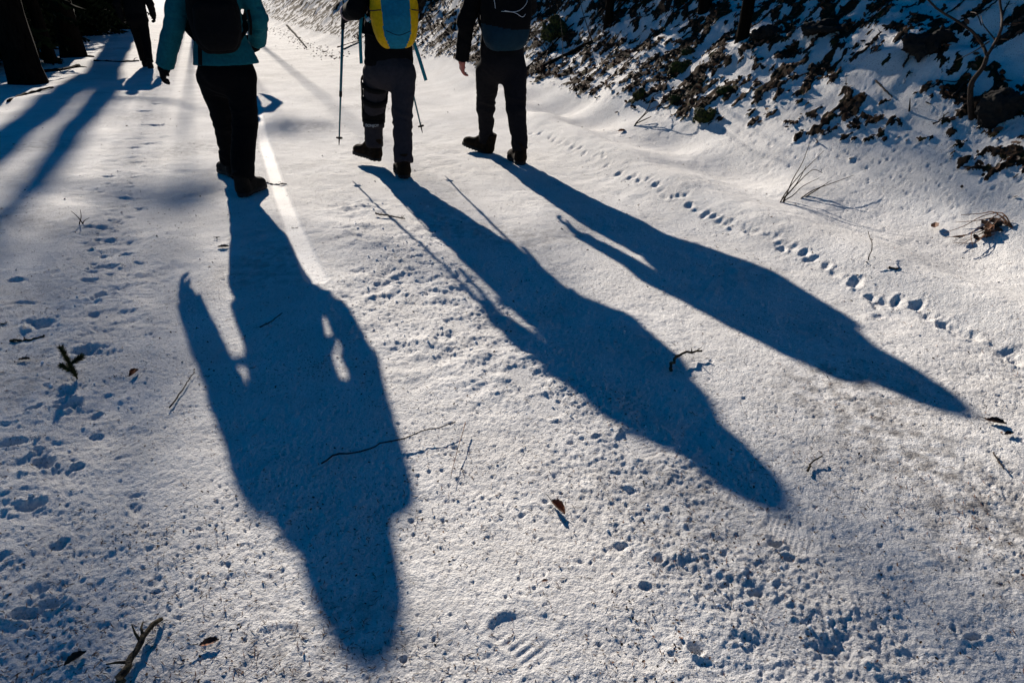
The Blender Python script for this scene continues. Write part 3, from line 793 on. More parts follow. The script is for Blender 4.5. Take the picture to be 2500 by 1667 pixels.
# ---- two hikers farther up the track
def generic_J(base, fdir, s=1.0, stride=.26, wide=1.0):
    f = nrm(fdir); r = nrm(np.cross(f, UP)); b = A(base[0], base[1], 0)
    def w(x, y, z): return b + r * x * s + f * y * s + UP * z * s
    J = dict(f=f, pelvis=w(0, 0, .92), hem=w(0, -.0, .83), waist=w(0, 0, 1.08), chest=w(0, .02, 1.30), neck=w(0, .03, 1.46), head=w(0, .05, 1.60))
    for q, sg, st in (('L', -1, stride), ('R', 1, -stride)):
        J['sh' + q] = w(sg * .19 * wide, .01, 1.41); J['el' + q] = w(sg * .28 * wide, -st * .3 - .03, 1.14); J['wr' + q] = w(sg * .27 * wide, -st * .5 + .10, .92)
        J['hip' + q] = w(sg * .085, 0, .88); J['kn' + q] = w(sg * .08, st * .55 + .04, .48); J['an' + q] = w(sg * .075, st, .09); J['hm' + q] = w(sg * .075, st, .12)
    J['leg_r'] = (.10, .08, .07); J['pel_r'] = .17; J['jacket_r'] = (.18, .18, .20)
    return J
g4 = gp(362, 166); J4 = generic_J(g4, FW + RT * .1, 1.0, .22)
make_person(J4, 'distant person dressed in black beside the forked tree trunk', dict(trousers='trouser_black', jacket='black', glove='black'), coarse=True,
            boot_dirs={q: (A(J4['an' + q][0], J4['an' + q][1], .0), FW) for q in 'LR'}, hat='black')
g5 = gp(577, 196); J5 = generic_J(g5, FW, 1.0, .18, 1.18)
J5['elR'] = J5['elR'] + np.cross(FW, UP) * .08
make_person(J5, 'person hidden behind the teal jacket whose shadow falls on the track', dict(trousers='trouser_dark', jacket='black', glove='black'), coarse=True,
            boot_dirs={q: (A(J5['an' + q][0], J5['an' + q][1], .0), FW) for q in 'LR'}, hat='black')

# ------------------------------------------------------------------ backpacks
def pack_frame(c, tilt=0.0):
    return np.stack([RT, FW, UP]), np.asarray(c, float)
PK = [0.0]
def to_world(L, c):
    a = PK[0]; r_ = RT * math.cos(a) + FW * math.sin(a); f_ = FW * math.cos(a) - RT * math.sin(a)
    return c + L[:, :1] * r_ + L[:, 1:2] * f_ + L[:, 2:3] * UP
def pack_mesh(half, rr, bulge=.03, vox=.009, taper=.25):
    def fn(P):
        t = np.clip((-P[:, 2]) / half[2], -1, 1)
        Q = P.copy(); Q[:, 0] = Q[:, 0] / (1 - taper * np.clip(t, 0, 1) ** 2 - .12 * np.clip(-t, 0, 1)); Q[:, 1] = Q[:, 1] - .02 * t
        d = rbox(Q, A(0, 0, 0), half, rr)
        d = smin(d, ell(P, A(0, -half[1] * .35, -half[2] * .25), (half[0] * .8, half[1] * (.75 + bulge * 8), half[2] * .65)), .04)
        return d
    V, Q = nets(fn, -np.array(half) - .09, np.array(half) + .09, vox)
    return folds(V, Q, .004, A(9, 9, 9), 21), Q
def local_path(pts, c): return to_world(curve(np.array(pts), 18), c)
def shoulder_straps(root, c, J, mat, top=.22):
    for q, sg in (('L', -1), ('R', 1)):
        a = c + RT * sg * .085 + UP * top + FW * .06
        s_ = J['sh' + q] * .55 + J['neck'] * .45 + UP * .075
        ch = J['chest'] + FW * .165 + RT * sg * .10 - UP * .02; lo_ = J['waist'] + FW * .06 + RT * sg * .19; e = c + RT * sg * .13 - UP * .18 + FW * .06
        mb = MB(); mb.ribbon(curve([a, s_, ch, lo_, e], 24), .05, .012, RT); mb.build('shoulder_strap', M[mat], root)
# black pack on the teal jacket
c1 = PP(519, 18, 5.10); c1[2] = 1.235; c1 = c1 + FW * .0
b1 = empty('backpack', c1 - UP * .28, 'plain black rounded backpack worn over the teal jacket', 'backpack')
V, Q = pack_mesh((.165, .095, .265), .085); obj('pack_body', mesh_np('pack_body', to_world(V, c1), Q), M['black'], b1)
V, Q = pack_mesh((.14, .055, .15), .055); obj('front_pocket', mesh_np('front_pocket', to_world(V + A(0, -.080, -.09), c1), Q), M['black'], b1)
shoulder_straps(b1, c1, J1, 'black')
mb = MB(); mb.ribbon(curve([PP(489, 80, 5.08), PP(488, 120, 5.10), PP(489, 160, 5.09)], 8), .026, .004, RT); mb.build('loose_strap', M['black'], b1)
mb = MB(); mb.ribbon(curve([PP(606, 25, 5.16), PP(612, 55, 5.15), PP(612, 86, 5.16)], 8), .018, .004, RT); mb.build('loose_strap', M['black'], b1)
# yellow and teal pack
c2 = PP(962, 20, 5.58); c2[2] = 1.235
PK[0] = R(-9)
b2 = empty('backpack', c2 - UP * .28, 'teal backpack with yellow side panels and hanging teal straps', 'backpack')
V, Q = pack_mesh((.172, .11, .262), .075, .03, taper=.30); cen = V[Q].mean(1)
lim = .100 - .05 * np.clip((-cen[:, 2] - .16) / .12, 0, 1)
side = np.abs(cen[:, 0]) > lim
v_, q_ = sub(V, Q, ~side); obj('pack_body', mesh_np('pack_body', to_world(v_, c2), q_), M['pack_teal'], b2)
for sg in (-1, 1):
    v_, q_ = sub(V, Q, side & (cen[:, 0] * sg > 0)); tag(obj('side_panel', mesh_np('side_panel', to_world(v_, c2), q_), M['pack_yellow'], b2), 'yellow side panel')
    mb = MB(); mb.tube(local_path([A(sg * .19, .04, .02), A(sg * .18, -.09, -.005), A(sg * .11, -.148, .0)], c2), .004, 5); mb.build('pocket_hem', M['trouser_grey'], b2)
mb = MB(); mb.tube(local_path([A(-.085, -.165, -.135), A(0.0, -.178, -.165), A(.09, -.165, -.14)], c2), .003, 5); mb.build('seam', M['navy_teal'], b2)
shoulder_straps(b2, c2, J2, 'black')
mb = MB(); mb.ribbon(curve([PP(886, 30, 5.60), PP(880, 60, 5.58), PP(880, 110, 5.58), PP(882, 156, 5.60)], 12), .024, .004, RT); mb.build('loose_strap', M['strap_teal'], b2)
mb = MB(); mb.ribbon(curve([PP(886, 30, 5.60), PP(895, 44, 5.57), PP(905, 54, 5.56)], 8), .022, .004, UP); mb.build('hip_strap', M['strap_teal'], b2)
mb = MB(); mb.ribbon(np.array([PP(896, 44, 5.545), PP(901, 52, 5.545)]), .03, .01, UP); mb.build('buckle', M['cord'], b2)
mb = MB(); mb.ribbon(curve([PP(1008, 96, 5.60), PP(1021, 135, 5.62), PP(1040, 197, 5.66)], 12), .026, .004, RT); mb.build('loose_strap', M['strap_teal'], b2)
# dark pack with teal base
PK[0] = 0.0
c3 = PP(1236, 18, 6.00); c3[2] = 1.215
b3 = empty('backpack', c3 - UP * .28, 'dark backpack with navy teal base and thin pale cords', 'backpack')
V, Q = pack_mesh((.205, .105, .29), .09, .03); cen = V[Q].mean(1)
low = cen[:, 2] < -.13 + .5 * cen[:, 0] ** 2 - .10 * cen[:, 0]
v_, q_ = sub(V, Q, ~low); obj('pack_body', mesh_np('pack_body', to_world(v_, c3), q_), M['black'], b3)
v_, q_ = sub(V, Q, low); obj('base_panel', mesh_np('base_panel', to_world(v_, c3), q_), M['navy_teal'], b3)
shoulder_straps(b3, c3, J3, 'black')
for pts in ([A(-.10, -.135, .0), A(0.02, -.165, .0), A(.10, -.155, .05), A(.12, -.14, .12)], [A(-.08, -.15, .005), A(0, -.168, -.01), A(.06, -.172, -.04), A(.09, -.168, -.02)], [A(-.15, -.10, .10), A(-.145, -.11, .06), A(-.14, -.11, .02)]):
    mb = MB(); mb.tube(local_path(pts, c3), .0022, 5); mb.build('cord', M['cord'], b3)

# ------------------------------------------------------------------ trekking poles
def pole(tip, top, label, name='trekking_pole'):
    ax = nrm(top - tip); Ln = np.linalg.norm(top - tip)
    r = empty(name, tip, label, 'trekking pole')
    mb = MB(); mb.tube([tip + ax * .06, tip + ax * .42, tip + ax * .43, tip + ax * (Ln - .12)], [.0065, .008, .0105, .0115], 10); mb.build('shaft', M['pole'], r)
    mb = MB(); mb.tube([tip + ax * .40, tip + ax * .405, tip + ax * .445, tip + ax * .45], [.009, .0125, .0125, .009], 10); mb.build('clamp', M['rubber'], r)
    mb = MB(); mb.tube([tip, tip + ax * .025, tip + ax * .06], [.002, .005, .0065], 8); mb.build('tip', M['rubber'], r)
    mb = MB(); mb.tube([tip + ax * .055, tip + ax * .06, tip + ax * .068, tip + ax * .072], [.008, .028, .028, .008], 12); mb.build('basket', M['rubber'], r)
    mb = MB(); mb.tube([tip + ax * (Ln - .13), tip + ax * (Ln - .10), tip + ax * (Ln - .05), tip + ax * (Ln - .01), tip + ax * (Ln + .01)], [.013, .016, .014, .018, .012], 10); mb.build('grip', M['rubber'], r)
TL = A(-1.478, 5.956, .183); TR_ = A(-.796, 6.253, .231)
pole(TL, PP(838, 28, 5.90), 'teal trekking pole hanging from the gloved hand beside the knee brace leg')
pole(TR_, PP(962, 36, 6.12), 'teal trekking pole slanting out behind the straight charcoal leg')

# ------------------------------------------------------------------ knee brace and cuff on the pole walker
def leg_ring(a, b, ra, rb, t, hgt, extra, seg=26):
    ax = nrm(b - a); c = a + (b - a) * t; r = ra + (rb - ra) * t + extra
    u = nrm(np.cross(ax, UP + A(.3, .1, 0))); w = np.cross(ax, u); V = []; q = []
    prof = [(-hgt / 2, -.004), (-hgt / 2, .004), (hgt / 2, .004), (hgt / 2, -.004)]
    for k in range(seg):
        an = 2 * math.pi * k / seg
        for (h_, e) in prof: V.append(c + ax * h_ + (u * math.cos(an) + w * math.sin(an)) * (r + e))
    for k in range(seg):
        for j in range(4): q.append((k * 4 + j, k * 4 + (j + 1) % 4, ((k + 1) % seg) * 4 + (j + 1) % 4, ((k + 1) % seg) * 4 + j))
    return V, q
hipL, knL, hmL = J2['hipL'], J2['knL'], J2['hmL']; lr = J2['leg_r']
kb_v = []
mb = MB(); V, q = leg_ring(knL, hmL, lr[1], lr[2], -.04, .085, .016); mb.add(V, q); brace = mb.build('knee_brace', M['black'], P2)
for (a, b, ra, rb, t, h_) in ((hipL, knL, lr[0], lr[1], .22, .040), (hipL, knL, lr[0], lr[1], .58, .048), (knL, hmL, lr[1], lr[2], .20, .030)):
    mb = MB(); V, q = leg_ring(a, b, ra, rb, t, h_, .016); mb.add(V, q); s_ = mb.build('strap', M['black'], brace)
for sg in (-1, 1):
    mb = MB(); o_ = RT * sg
    mb.ribbon([hipL + (knL - hipL) * .22 + o_ * (lr[0] + .008), knL + o_ * (lr[1] + .014), knL + (hmL - knL) * .22 + o_ * (lr[1] + .01)], .03, .008, FW); mb.build('hinge_bar', M['black'], brace)
mb = MB(); V, q = leg_ring(knL, hmL, lr[1], lr[2], .33, .045, .010); mb.add(V, q); mb.build('calf_sleeve', M['trouser_grey'], brace)
cu = bpy.data.curves.new('lettering', 'FONT'); cu.body = 'DONJOY'; cu.size = .030; cu.extrude = .0008; cu.align_x = 'CENTER'; cu.align_y = 'CENTER'
to = bpy.data.objects.new('lettering_tmp', cu); col.objects.link(to); bpy.context.view_layer.update()
me = bpy.data.meshes.new_from_object(to.evaluated_get(bpy.context.evaluated_depsgraph_get())); bpy.data.objects.remove(to)
me.name = 'lettering'; tc_ = knL + (hmL - knL) * .33; rl = lr[1] + (lr[2] - lr[1]) * .33 + .0155
co = np.zeros(len(me.vertices) * 3); me.vertices.foreach_get('co', co); co = co.reshape(-1, 3)
# wrap the letters round the calf, facing back towards the camera
back = nrm(A(0, -1, 0)); rt_ = A(1, 0, 0); axl = nrm(knL - hmL)
ang = co[:, 0] / rl; co = tc_ + (np.sin(ang) * (rl + co[:, 2]))[:, None] * rt_ + (np.cos(ang) * (rl + co[:, 2]))[:, None] * back + co[:, 1:2] * axl
me.vertices.foreach_set('co', co.ravel().astype(np.float32)); me.update(); obj('lettering', me, M['white'], brace)
wl_ = J2['wrL']; axw = nrm(J2['hdL']); mb = MB()
mb.tube([wl_ - axw * .035, wl_ - axw * .03, wl_ + axw * .02, wl_ + axw * .028], [.052, .060, .060, .048], 16); mb.build('cuff', M['cuff'], P2)

# ------------------------------------------------------------------ trees
def trunk_path(base, top, n=14, wob=.05):
    t = np.linspace(0, 1, n); P = base + (top - base) * t[:, None]
    P[:, 0] += wob * np.cumsum(rng.normal(0, 1, n)) * .3; P[:, 1] += wob * np.cumsum(rng.normal(0, 1, n)) * .3
    P[0] = base; return P
def limbs(mb, p, d, L, r, depth):
    n = 5; P = [p]; dd = nrm(d)
    for i in range(n):
        dd = nrm(dd + rng.normal(0, .13, 3) + A(0, 0, .05)); P.append(P[-1] + dd * L / n)
    mb.tube(P, np.linspace(r, r * .45, n + 1), 6 if r > .02 else 4, False)
    if depth > 0:
        for k in range(3 if depth > 1 else 4):
            i = rng.integers(1, n + 1); sd = nrm(np.cross(dd, rng.normal(0, 1, 3)))
            limbs(mb, P[i], dd * .7 + sd * .8, L * rng.uniform(.45, .7), r * .5, depth - 1)
def flare(P, r0, r1, fl=1.5):
    z = np.linalg.norm(P - P[0], axis=1); return (r0 + (r1 - r0) * z / z[-1]) * (1 + (fl - 1) * np.exp(-z / (r0 * 1.1)))
def bare_tree(base, h, r, label, group=None, lean=(0, 0), mat='bark', first=.35, nl=14, name='bare_tree'):
    root = empty(name, base, label, 'tree', group); base = np.asarray(base, float) - UP * .1
    low = np.linspace(0, .06, 5)[:-1]; P = trunk_path(base, base + A(lean[0], lean[1], h), 14, .06)
    P = np.vstack([P[0] + (P[1] - P[0]) * t for t in (0, .12, .3, .6)] + [P[1:]])
    mb = MB(); mb.tube(P, flare(P, r, r * .3, 1.3), 14, True, .10); mb.build('trunk', M[mat], root)
    mb = MB()
    for k in range(nl):
        t = rng.uniform(first, .98); i = int(t * (len(P) - 1)); a = rng.uniform(0, 6.28)
        limbs(mb, P[i], A(math.cos(a), math.sin(a), rng.uniform(.2, .9)), h * rng.uniform(.12, .25), r * .32 * (1.1 - t * .7), 2)
    mb.build('crown', M[mat], root); return root
def spruce_meshes(h=12.0, rad=1.9, z0=.35, dens=1.0, seed=1):
    g = np.random.default_rng(seed); V = []; T = []; n = 0
    z = z0
    tb = MB(); P = np.array([[0, 0, zz] for zz in np.linspace(-.15, h, 12)]); tb.tube(P, np.linspace(.17, .02, 12) * h / 12, 10, True, .1)
    bb = []
    while z < h - .2:
        nb = int(8 * dens); a0 = g.uniform(0, 6.28); L0 = rad * (1 - z / h) ** .8 + .15
        for k in range(nb):
            a = a0 + 6.283 * k / nb + g.normal(0, .2); L = L0 * g.uniform(.7, 1.15); dr = A(math.cos(a), math.sin(a), 0); sd = A(-math.sin(a), math.cos(a), 0)
            m = max(4, int(L / .16)); prev = None
            for i in range(m):
                t = (i + .5) / m; c = dr * L * t + A(0, 0, z + .10 * L * t - .38 * L * t * t)
                for sg in (-1, 1):
                    w = .30 * L * (1 - .6 * t) * g.uniform(.6, 1.2) + .06
                    tipp = c + sd * sg * w + dr * w * .55 - UP * (.10 + g.uniform(0, .18)) * w * 2
                    s0 = c + dr * .05; s1 = c - dr * .06
                    V += [s0, s1, tipp, (s0 + tipp) / 2 - UP * .10 + g.normal(0, .02, 3)]; T += [(n, n + 1, n + 2), (n, n + 3, n + 2)]; n += 4
        z += .34 * g.uniform(.8, 1.2)
    return mesh_np('trunk', np.concatenate(tb.v), [np.concatenate(tb.q), np.concatenate(tb.t)]), mesh_np('crown', np.array(V), np.array(T), False)
SPR = [spruce_meshes(11.0, 1.7, .3, 1.1, 3), spruce_meshes(13.0, 2.0, .4, 1.0, 8)]
def spruce(base, s, kind, label, group, rot=0):
    root = empty('spruce_tree', base, label, 'tree', group)
    for nme, me, mt in (('trunk', SPR[kind][0], 'bark'), ('crown', SPR[kind][1], 'needles')):
        o = obj(nme, me, M[mt], root); o.matrix_world = Matrix.Translation(Vector(base)) @ Matrix.Rotation(rot, 4, 'Z') @ Matrix.Scale(s, 4)
def on_ground(p): return A(p[0], p[1], hz(p[0], p[1]))
# big trunks at the left edge of the track
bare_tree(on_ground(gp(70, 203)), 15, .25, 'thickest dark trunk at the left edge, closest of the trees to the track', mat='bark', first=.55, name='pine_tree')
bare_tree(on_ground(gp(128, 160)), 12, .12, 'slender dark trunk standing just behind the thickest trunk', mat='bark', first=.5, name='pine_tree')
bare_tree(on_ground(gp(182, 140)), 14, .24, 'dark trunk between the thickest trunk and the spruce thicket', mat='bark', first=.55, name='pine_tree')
# forked tree whose two stems throw the long shadows across the verge
def fork_tree():
    b = on_ground(gp(316, 72)); root = empty('forked_tree', b, 'thick dark forked trunk behind the distant person at the track side', 'tree')
    hs = nrm(A(SUN[0], SUN[1], 0))
    def stem_pt(px, py):
        g = gp(px, py); t = ((b - g) @ hs) / (SUN @ hs); return g + SUN * t
    sA = np.array([stem_pt(*p) for p in [(262, 158), (205, 196), (115, 268), (20, 342)]]); sB = np.array([stem_pt(*p) for p in [(258, 225), (205, 288), (140, 375), (70, 470), (5, 545)]])
    top = sA[-1] + nrm(sA[-1] - sA[-2]) * 6
    PA = curve(np.vstack([b - UP * .1, b + UP * .5, sA, top]), 28); mb = MB(); mb.tube(PA, flare(PA, .42, .16, 1.35), 16, True, .08); mb.build('trunk', M['bark'], root)
    i = np.argmin(np.abs(PA[:, 2] - max(1.2, sB[0][2] - 1.6)))
    PB = curve(np.vstack([PA[i], sB, sB[-1] + nrm(sB[-1] - sB[-2]) * 5]), 26); mb = MB(); mb.tube(PB, np.linspace(.25, .09, len(PB)), 12, True, .08); mb.build('trunk', M['bark'], root)
    mb = MB()
    j = np.argmin(np.abs(PB[:, 2] - stem_pt(262, 235)[2])); limbs(mb, PB[j], A(.8, .2, .25), 1.6, .06, 1)
    for P in (PA, PB):
        for k in range(9):
            q = rng.integers(int(len(P) * .72), len(P)); a = rng.uniform(0, 6.28); limbs(mb, P[q], A(math.cos(a), math.sin(a), .6), 3.0, .06, 2)
    mb.build('crown', M['bark'], root)
fork_tree()
TH_PX = [(20, 130), (-70, 165), (60, 112), (110, 100), (150, 88), (195, 86), (228, 74), (250, 62), (100, 66), (180, 52), (20, 80), (-120, 110), (268, 48), (215, 40), (-200, 190)]
for k, (px, py) in enumerate(TH_PX):
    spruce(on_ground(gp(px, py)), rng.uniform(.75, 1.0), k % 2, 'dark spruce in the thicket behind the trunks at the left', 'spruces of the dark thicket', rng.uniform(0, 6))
# trees up the bank: they shade its upper part
DH = nrm(A(SUN[0], SUN[1], 0))
for k, (px, py, t, dd, s) in enumerate([(2130, 110, 9.0, .70, .66), (1990, 20, 11, .95, .8), (2330, 10, 8, 1.0, .8), (2480, 30, 10, 1.3, .9), (1700, 5, 13, 1.0, .8), (1450, 5, 14, 1.0, .9)]):
    p = place(px, py) + DH * t; p = p + A(DH[1], -DH[0], 0) * dd
    spruce(on_ground(p), s, k % 2, 'spruce up the bank whose shade falls over the upper snow', 'spruces up the bank', rng.uniform(0, 6))
bare_tree(on_ground(place(1812, 92)), 9, .06, 'dark trunk rooted high in the shaded part of the bank', mat='bark', first=.4, name='bank_tree')
bare_tree(on_ground(place(1722, 25)), 8, .07, 'slim dark trunk beside the mossy litter near the top of the bank', mat='bark', first=.4, name='bank_tree')
p = place(2300, 150) + DH * 5.0; bare_tree(on_ground(p), 5, .06, 'bare bush tree whose branch shadows cross the sunny bank patch', mat='bark', first=.2, nl=10, name='bank_tree')

# tall thin-crowned unseen trees, set so their crowns lay soft shade on the snow
def shade_tree(px, py, L, w, h, n, label):
    g = place(px, py); b = g + DH * L; zc = L * math.tan(SUN_EL) + g[2]; b = on_ground(b)
    root = empty('unseen_shade_tree', b, label, 'tree')
    P = trunk_path(b - UP * .2, A(b[0], b[1], zc + h * .5), 12, .02); mb = MB(); mb.tube(P, np.linspace(.07, .015, 12), 8); mb.build('trunk', M['bark'], root)
    mb = MB()
    for k in range(n):
        u = rng.normal(0, 1, 3); u = u / np.linalg.norm(u) * rng.random() ** .45; c = A(b[0], b[1], zc) + u * A(w, w, h) * .5
        d = nrm(A(u[0], u[1], 0) + rng.normal(0, .5, 3)) * rng.uniform(.3, .7); mb.tube([c - d * .5, c + UP * .03, c + d * .5], [.014, .012, .006], 4, False)
    mb.build('crown', M['bark'], root)
for a in ((150, 700, 34, 1.6, 1.3, 60, 'slim larch up the track, its crown shading the left footprints'), (60, 1250, 38, 1.5, 1.6, 80, 'unseen tree added up the track, its crown darkening the lower left snow'),  # the lower left tree is added only to darken that corner
          (450, 465, 26, .9, .5, 45, 'slim larch up the track, its crown shading a patch by the dark boots'), (690, 305, 24, 1.2, .45, 40, 'slim larch up the track, its crown shading the bare middle snow'),
          (2330, 330, 20, 1.3, 1.2, 70, 'unseen tree added on the bank, its crown darkening the right leaf clumps'), (2380, 1560, 36, 1.2, .8, 45, 'unseen tree added up the track, its crown darkening the lower right snow')): shade_tree(*a)  # both trees here are added, out of view, to darken the right side
# ------------------------------------------------------------------ saplings, branches and stones on the bank
def lift(px, py, Y): return PP(px, py, Y)
sap = place(2378, 282); Ys = sap[1]
root = empty('sapling', sap, 'forked bare sapling rising from the bank at the right', 'sapling')
def sp(px, py, dy=0): return PP(px, py, Ys + dy)
mb = MB(); mb.tube(curve([sap - UP * .05, sp(2369, 235), sp(2374, 200), sp(2400, 165), sp(2410, 137)], 16), np.linspace(.020, .013, 17)[:len(curve([0 * UP, UP, UP, UP, UP], 16))], 8); mb.build('stem', M['twig'], root)
for pts, r0 in (([(2410, 137), (2396, 105), (2372, 76), (2330, 48), (2285, 20), (2250, -20)], .011), ([(2410, 137), (2432, 100), (2445, 70), (2445, 30), (2440, -10), (2446, -70)], .011),
                ([(2432, 100), (2415, 80), (2400, 60), (2395, 40)], .005), ([(2430, 97), (2470, 97)], .004), ([(2415, 102), (2380, 125), (2335, 148)], .005), ([(2445, 62), (2480, 60), (2520, 50)], .005), ([(2396, 62), (2385, 35), (2370, 30)], .004)):
    c_ = curve([sp(a, b, rng.normal(0, .08)) if i else sp(a, b) for i, (a, b) in enumerate(pts)], 14); mb = MB(); mb.tube(c_, np.linspace(r0, r0 * .45, len(c_)), 6); mb.build('branch', M['twig'], root)
def stems_from(px, py, paths, r, name, label, cat, mat='twig', part='stem'):
    b = place(px, py); root = empty(name, b, label, cat)
    for pts in paths:
        c_ = curve([b + (rng.normal(0, .01, 3))] + [PP(a, q, b[1] + dy) for a, q, dy in pts], 12); c_[0] -= UP * .03
        mb = MB(); mb.tube(c_, np.linspace(r, r * .35, len(c_)), 5); mb.build(part, M[mat], root)
    return root
stems_from(1905, 495, [[(1935, 440, .0), (1960, 395, .02), (1978, 345, .05)], [(1930, 455, .05), (1955, 425, .1), (1990, 390, .15), (2012, 368, .2)], [(1935, 478, -.03), (1960, 455, 0), (2000, 435, .05)], [(1940, 455, 0), (1962, 418, .0), (1968, 405, .0)],
                       [(1955, 440, .1), (1985, 415, .1), (2008, 422, .1)]], .0045, 'bare_shrub', 'sprig of bare thin stems sprouting from smooth snow below the bank', 'shrub')
stems_from(1945, 488, [[(1985, 465, .05), (2030, 448, .1), (2085, 428, .15)], [(2000, 460, .08), (2030, 440, .1)]], .005, 'fallen_twig', 'low dark twig leaning beside the sprig of bare stems', 'twig')
stems_from(1545, 310, [[(1580, 270, .05), (1598, 232, .1), (1650, 222, .1)], [(1575, 280, 0), (1600, 262, .05), (1640, 268, .1)], [(1590, 285, .0), (1560, 300, -.05)]], .006, 'fallen_branch', 'forked dead branch over brown leaves low on the bank', 'branch')
stems_from(1345, 150, [[(1325, 110, 0), (1315, 80, 0), (1305, 50, 0)], [(1328, 115, 0), (1300, 100, 0)]], .005, 'sapling', 'thin bare sapling beside the dark pack of the person in black', 'sapling')
stems_from(1372, 165, [[(1374, 110, 0), (1370, 60, .05), (1360, 10, .1)]], .006, 'sapling', 'straight thin sapling between mossy stone and fallen log', 'sapling')
stems_from(1448, 105, [[(1432, 60, 0), (1420, 20, .05), (1412, -20, .1)], [(1436, 70, 0), (1450, 40, 0), (1470, 20, 0)]], .008, 'sapling', 'dark leaning sapling above the fallen log on the bank', 'sapling')
stems_from(2035, 270, [[(2062, 240, 0), (2066, 180, 0)]], .006, 'sapling', 'short upright twig stub among leaves in the sunny bank patch', 'twig')
stems_from(2215, 275, [[(2222, 240, 0)]], .008, 'sapling', 'short broken stub beside leaf clumps right of the sunny patch', 'twig')
stems_from(2350, 190, [[(2365, 170, 0), (2378, 150, 0)], [(2330, 200, 0), (2285, 195, 0)]], .006, 'fallen_twig', 'small twig at the foot of the forked sapling', 'twig')
stems_from(200, 548, [[(190, 530, 0), (173, 515, 0)], [(198, 530, 0), (196, 512, 0)], [(205, 540, 0), (218, 532, 0)]], .004, 'bare_shrub', 'tiny bare sprout poking from smooth snow below the tree shadows', 'shrub')
def lying(px_pts, r, name, label, cat, mat='twig', lift_=.01, k=7, jit=.25, flat=False):
    pts = [(place(*p[:2]) if not flat else gp(*p[:2])) + UP * (lift_ + (p[2] if len(p) > 2 else 0)) for p in px_pts]
    c_ = curve(pts, 14); c_ = c_ + rng.normal(0, min(r * .45, .004), c_.shape)
    rad = np.linspace(r, r * .6, len(c_)) * (1 + .25 * rng.random(len(c_)))
    mb = MB(); mb.tube(c_, rad, k, True, jit)
    o = empty(name, pts[0], label, cat); mb.build('wood', M[mat], o)
    for j in range(3):
        i = rng.integers(2, len(c_) - 1); d = rng.normal(0, 1, 3); d[2] = abs(d[2]) * .5
        mb = MB(); mb.tube([c_[i], c_[i] + nrm(d) * r * 3, c_[i] + nrm(d + rng.normal(0, .3, 3)) * r * 5.5], [r * .5, r * .35, r * .15], 5); mb.build('side_twig', M[mat], o)
    return o
lying([(1320, 166), (1385, 134), (1446, 102)], .022, 'fallen_log', 'straight dark fallen log lying on the littered bank', 'log', 'bark')
lying([(1262, 190), (1330, 130), (1400, 60)], .014, 'fallen_branch', 'long dark branch lying uphill beside the dark pack', 'branch', 'bark')
lying([(985, 118), (940, 128), (905, 122)], .012, 'fallen_branch', 'dead branch on the snow between the two right-hand hikers', 'branch', 'stick')
lying([(823, 117), (850, 108), (878, 100)], .012, 'fallen_branch', 'pale thin branch lying behind the trekking pole', 'branch', 'dry_grass')
lying([(838, 122), (860, 112), (878, 104)], .016, 'fallen_branch', 'dark thicker branch lying behind the trekking pole', 'branch', 'bark')
lying([(700, 62), (725, 90), (748, 118)], .03, 'fallen_branch', 'dark branch lying at the far bend of the track', 'branch', 'bark')
lying([(150, 140), (190, 138), (228, 140)], .035, 'fallen_branch', 'dark branch lying by the trunks at the left edge', 'branch', 'bark')
lying([(100, 178), (150, 172), (195, 162)], .04, 'fallen_branch', 'thick dark branch at the foot of the thickest trunk', 'branch', 'bark')
lying([(230, 150), (290, 152), (340, 150)], .02, 'fallen_branch', 'thin branch in the blue tree shadow by the distant person', 'branch', 'bark')
lying([(20, 250), (60, 232), (130, 215)], .02, 'fallen_branch', 'dark branch in front of the thickest trunk', 'branch', 'bark')
brng = np.random.default_rng(12)
for k in range(26):
    px = brng.uniform(1010, 2450); py = brng.uniform(5, 200) if px < 1750 else brng.uniform(20, 320)
    if px < 1300: py = brng.uniform(5, 150)
    L_ = brng.uniform(30, 90); a = brng.uniform(-.9, .9) if brng.random() < .4 else brng.normal(-.75, .35)
    lying([(px, py), (px + L_ * .5 * math.cos(a), py + L_ * .5 * math.sin(a)), (px + L_ * math.cos(a), py + L_ * math.sin(a) + brng.normal(0, 6))], brng.uniform(.004, .009), 'fallen_twig', 'thin dark twig lying in the bank litter', 'twig', 'twig', .015, 5)['group'] = 'twigs scattered over the bank'
def stone(px, py, w, hgt, label, mat='moss', seed=0, name='mossy_stone', squash=.8):
    c = place(px, py + hgt * .35); dist = c[1] * CT + (CAM_H - c[2]) * ST; rx = w / 2 / F * dist; rz = hgt / 2 / F * dist
    def fn(P):
        d = ell(P, A(0, 0, 0), (rx, rx * squash, rz)); n = noise3(P / rx * 1.9 + seed, seed) * .32 + noise3(P / rx * 4.1 + seed, seed + 1) * .16 + noise3(P / rx * 11 + seed, seed + 2) * .10
        return d + n * rx
    m = max(rx, rz) * 1.5; V, Q = nets(fn, A(-m, -m, -m), A(m, m, m), m / 30)
    o = obj(name, mesh_np(name, V + c + UP * rz * .15, Q), M[mat]); return tag(o, label, 'stone')
stone(1358, 62, 62, 64, 'tall mossy stump-like stone beside the dark pack, biggest moss patch', seed=1)
stone(1662, 160, 58, 34, 'wide dark mossy stone below the shaded litter', seed=2)
stone(1560, 226, 30, 34, 'upright small mossy stone alone in clean snow', seed=3)
stone(1722, 275, 56, 32, 'low mossy stone at the lower edge of the litter', seed=4)
stone(1770, 216, 36, 26, 'small mossy stone right of the low mossy one', seed=5)
stone(1648, 238, 34, 18, 'flat mossy stone beside the forked dead branch', seed=6)
stone(1680, 120, 30, 22, 'small round mossy stone above the wide dark one', seed=16)
